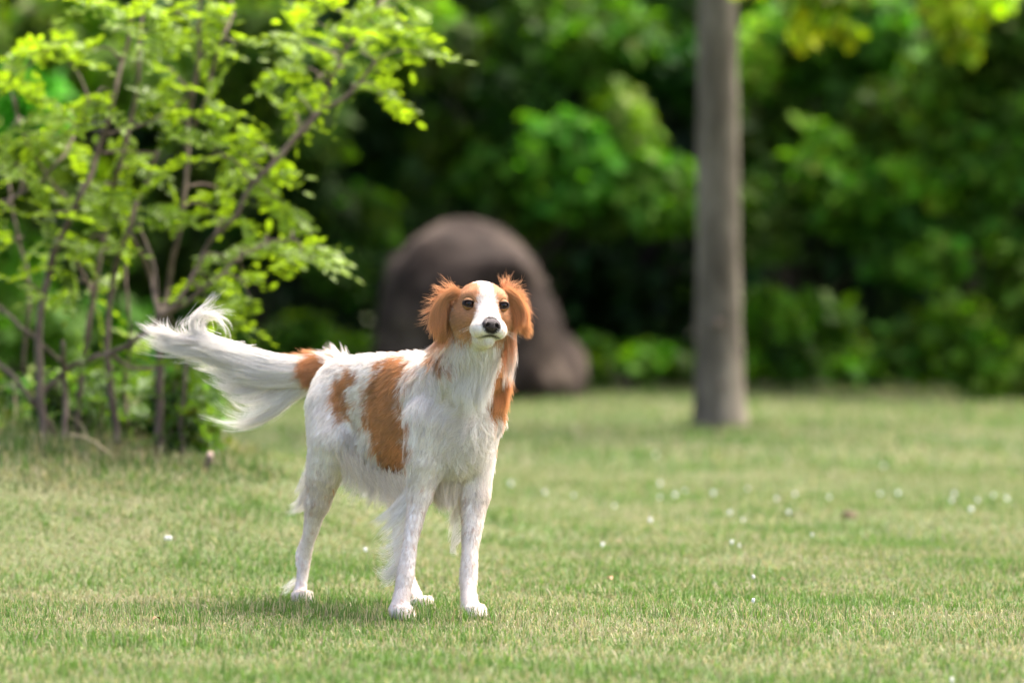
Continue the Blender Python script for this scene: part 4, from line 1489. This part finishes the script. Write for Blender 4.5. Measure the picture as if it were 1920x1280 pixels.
# ------------------------------------------------------------------ small things on the lawn
def clover_mesh():
    V, Q, T = uv_ball(.009, 9, 7)
    V = V * np.array([1, 1, .85]) * (1 + .12 * nz(V, 900, 2))[:, None] + np.array([0, 0, .042])
    sv, sq, st = tube(np.array([[0, 0, -.004], [.002, .001, .02], [0, 0, .037]]), [.0012, .001, .0009], 5)
    G = join_geo([(V, Q, T), (sv, sq, st)])
    col = np.vstack([np.tile([.72, .72, .66], (len(V), 1)), np.tile([.12, .22, .04], (len(sv), 1))])
    return np_mesh('clover_flower', G[0], quads=G[1], tris=G[2], mat=attr_mat('clover', .8, .2), smooth=True, vcol=col)


cm = clover_mesh()
CLOV = [(1017, 915), (1072, 917), (1232, 903), (1242, 922), (1283, 911), (1259, 922), (1337, 920), (1366, 954), (1394, 964), (1491, 920), (1478, 954), (1453, 929), (1232, 853), (1660, 874), (1795, 916), (1785, 934), (1838, 929), (1862, 920), (1884, 929), (1819, 958), (1690, 917), (1647, 917), (1223, 980), (1127, 1017), (1377, 1017), (1393, 1018), (1415, 1071), (1525, 1002), (1407, 1115), (1793, 1247), (676, 988), (685, 1042), (955, 905), (1400, 905), (1560, 925), (1150, 935)]
for q, (px, py) in enumerate(CLOV):
    x, y = gpx(px, py, .042)
    o = link('clover_flower', cm)
    o.location = (x, y, float(ground_z(x, y)))
    o.rotation_euler = (random.uniform(-.3, .3), random.uniform(-.3, .3), random.uniform(0, 6))
    s_ = random.uniform(.45, .75) * (.7 if y < 2.5 else 1)
    o.scale = (s_, s_, min(1.0, s_ + .3))
    tag(o, 'tiny white clover flower dotted on the open lawn', 'flower', 'white clover flowers on the lawn')

# two clover heads close together by the bank
for q, (px, py, lab) in enumerate(((318, 993, 'upper of two white clover flowers side by side in front of the bank'), (311, 1004, 'lower of two white clover flowers side by side in front of the bank'))):
    D = 11.6
    p = W(px, py, D)
    o = link('clover_flower', cm)
    o.location = (p[0], p[1], float(ground_z(p[0], p[1])) - .012)
    o.scale = (.55, .55, .8)
    tag(o, lab, 'flower', 'white clover flowers on the lawn')


def lump(name, label, cat, px, py, wpx, hpx, mat, seed, D=None):
    if D is None:
        x, y = gpx(px, py); D = y + 10
    p = W(px, py, D); p[2] = ground_z(p[0], p[1])
    s = D / F
    r_ = (wpx * .5 * s, wpx * .45 * s, hpx * s)
    m_ = max(r_)
    fl = Field((-m_ * 1.5, -m_ * 1.5, -m_ * .6), (m_ * 1.5, m_ * 1.5, m_ * 1.8), m_ / 14)
    rr = np.random.default_rng(seed)
    fl.add(lambda P: ell_d(P, np.zeros(3), np.eye(3), r_), [-m_] * 3, [m_] * 3, .002)
    for q in range(7):
        c = np.array([rr.uniform(-.7, .7) * r_[0], rr.uniform(-.7, .7) * r_[1], rr.uniform(.2, .75) * r_[2]])
        fl.add(lambda P, c=c: ell_d(P, c, np.eye(3), np.array(r_) * rr.uniform(.28, .42)), [-m_] * 3, [m_] * 3, .003)
    V, Qd = fl.mesh()
    o = link(name, np_mesh(name, V, quads=Qd, mat=mat, smooth=True))
    o.location = p
    tag(o, label, cat)


lump('soil_clod', 'small brown crumbly clod of earth in the open lawn', 'clod', 1592, 972, 34, 15, M_CLOD, 2)

# short cut twig sticking out of the grass beside the shrub
M_CUT = rough_mat('cut_wood', (.45, .30, .22), (.62, .46, .36), 90, .7, 0)
tw = empty('cut_twig', (*W(388, 885, 12.9)[:2], 0))
tw.location.z = float(ground_z(tw.location.x, tw.location.y))
pt = np.array([[-.004, 0, -.02], [.0, 0, .012], [.006, -.004, .028], [.010, -.006, .042]])
V, Qd, Td = tube(pt, [.009, .009, .0105, .011], 10, wob=.1)
link('bark', np_mesh('bark', V, quads=Qd, tris=Td, mat=M_BARK, smooth=True), tw)
V, Qd, Td = tube(np.array([pt[3] - [.0006, 0, 0.004], pt[3] + [-.002, -.006, .006]]), [.0095, .0085], 10)
link('cut_end', np_mesh('cut_end', V, quads=Qd, tris=Td, mat=M_CUT), tw)
V, Qd, Td = tube(np.array([[.004, 0, .02], [.014, 0, .036], [.016, .002, .05]]), [.004, .003, .002], 6)
link('side_shoot', np_mesh('side_shoot', V, quads=Qd, tris=Td, mat=M_BARK), tw)
tag(tw, 'short cut twig stub with pale pinkish end in the grass beside the shrub', 'twig')

# a dead bent stalk lying on the bank
M_STRAW = rough_mat('straw', (.30, .23, .12), (.46, .37, .22), 40, .8, 0)
P = smooth_line([W(130, 815, 13.0), W(165, 822, 12.95), W(190, 838, 12.9), W(212, 858, 12.85)], 14)
P[:, 2] = np.maximum(P[:, 2], ground_z(P[:, 0], P[:, 1]) + .012)
V, Qd, Td = tube(P, np.linspace(.004, .002, 14), 6)
o = link('dead_stalk', np_mesh('dead_stalk', V - P[0], quads=Qd, tris=Td, mat=M_STRAW, smooth=True)); o.location = P[0]
tag(o, 'pale bent dead stalk lying on the bank under the shrub', 'stalk')

# dry leaves on the lawn
M_DRY = attr_mat('dry_leaf', .8, .2)
for q, (px, py, lab, c) in enumerate(((1162, 1019, 'curled dry leaf in the lawn beyond the forelegs', (.22, .15, .09)), (1475, 1086, 'thin dark dry leaf lying in the open lawn', (.12, .075, .045)), (300, 1157, 'rust brown dry leaf in the grass in front of the hind leg', (.20, .12, .06)), (1140, 1080, 'small orange brown dry leaf in the lawn beside the foreleg', (.30, .17, .10)))):
    x, y = gpx(px, py, .02)
    L_ = .03
    u = np.linspace(0, 1, 6)
    cl = np.stack([u * L_, np.zeros(6), .012 * np.sin(u * 3.1)], -1)
    wd = .009 * np.sin(np.clip(u * .92 + .05, 0, 1) * 3.14)
    V = np.vstack([cl + np.stack([0 * u, wd, .6 * wd], -1), cl, cl + np.stack([0 * u, -wd, .6 * wd], -1)])
    i = np.arange(5)
    Qd = np.vstack([np.stack([i, i + 1, i + 7, i + 6], -1), np.stack([i + 6, i + 7, i + 13, i + 12], -1)])
    o = link('dry_leaf', np_mesh('dry_leaf', V, quads=Qd, mat=M_DRY, smooth=True, vcol=np.tile(c, (len(V), 1))))
    o.location = (x, y, float(ground_z(x, y)) + .014)
    o.rotation_euler = (random.uniform(-.2, .2), random.uniform(-.2, .1), random.uniform(0, 6))
    o.scale = (.75, .75, .5)
    tag(o, lab, 'leaf', 'dry leaves on the lawn')
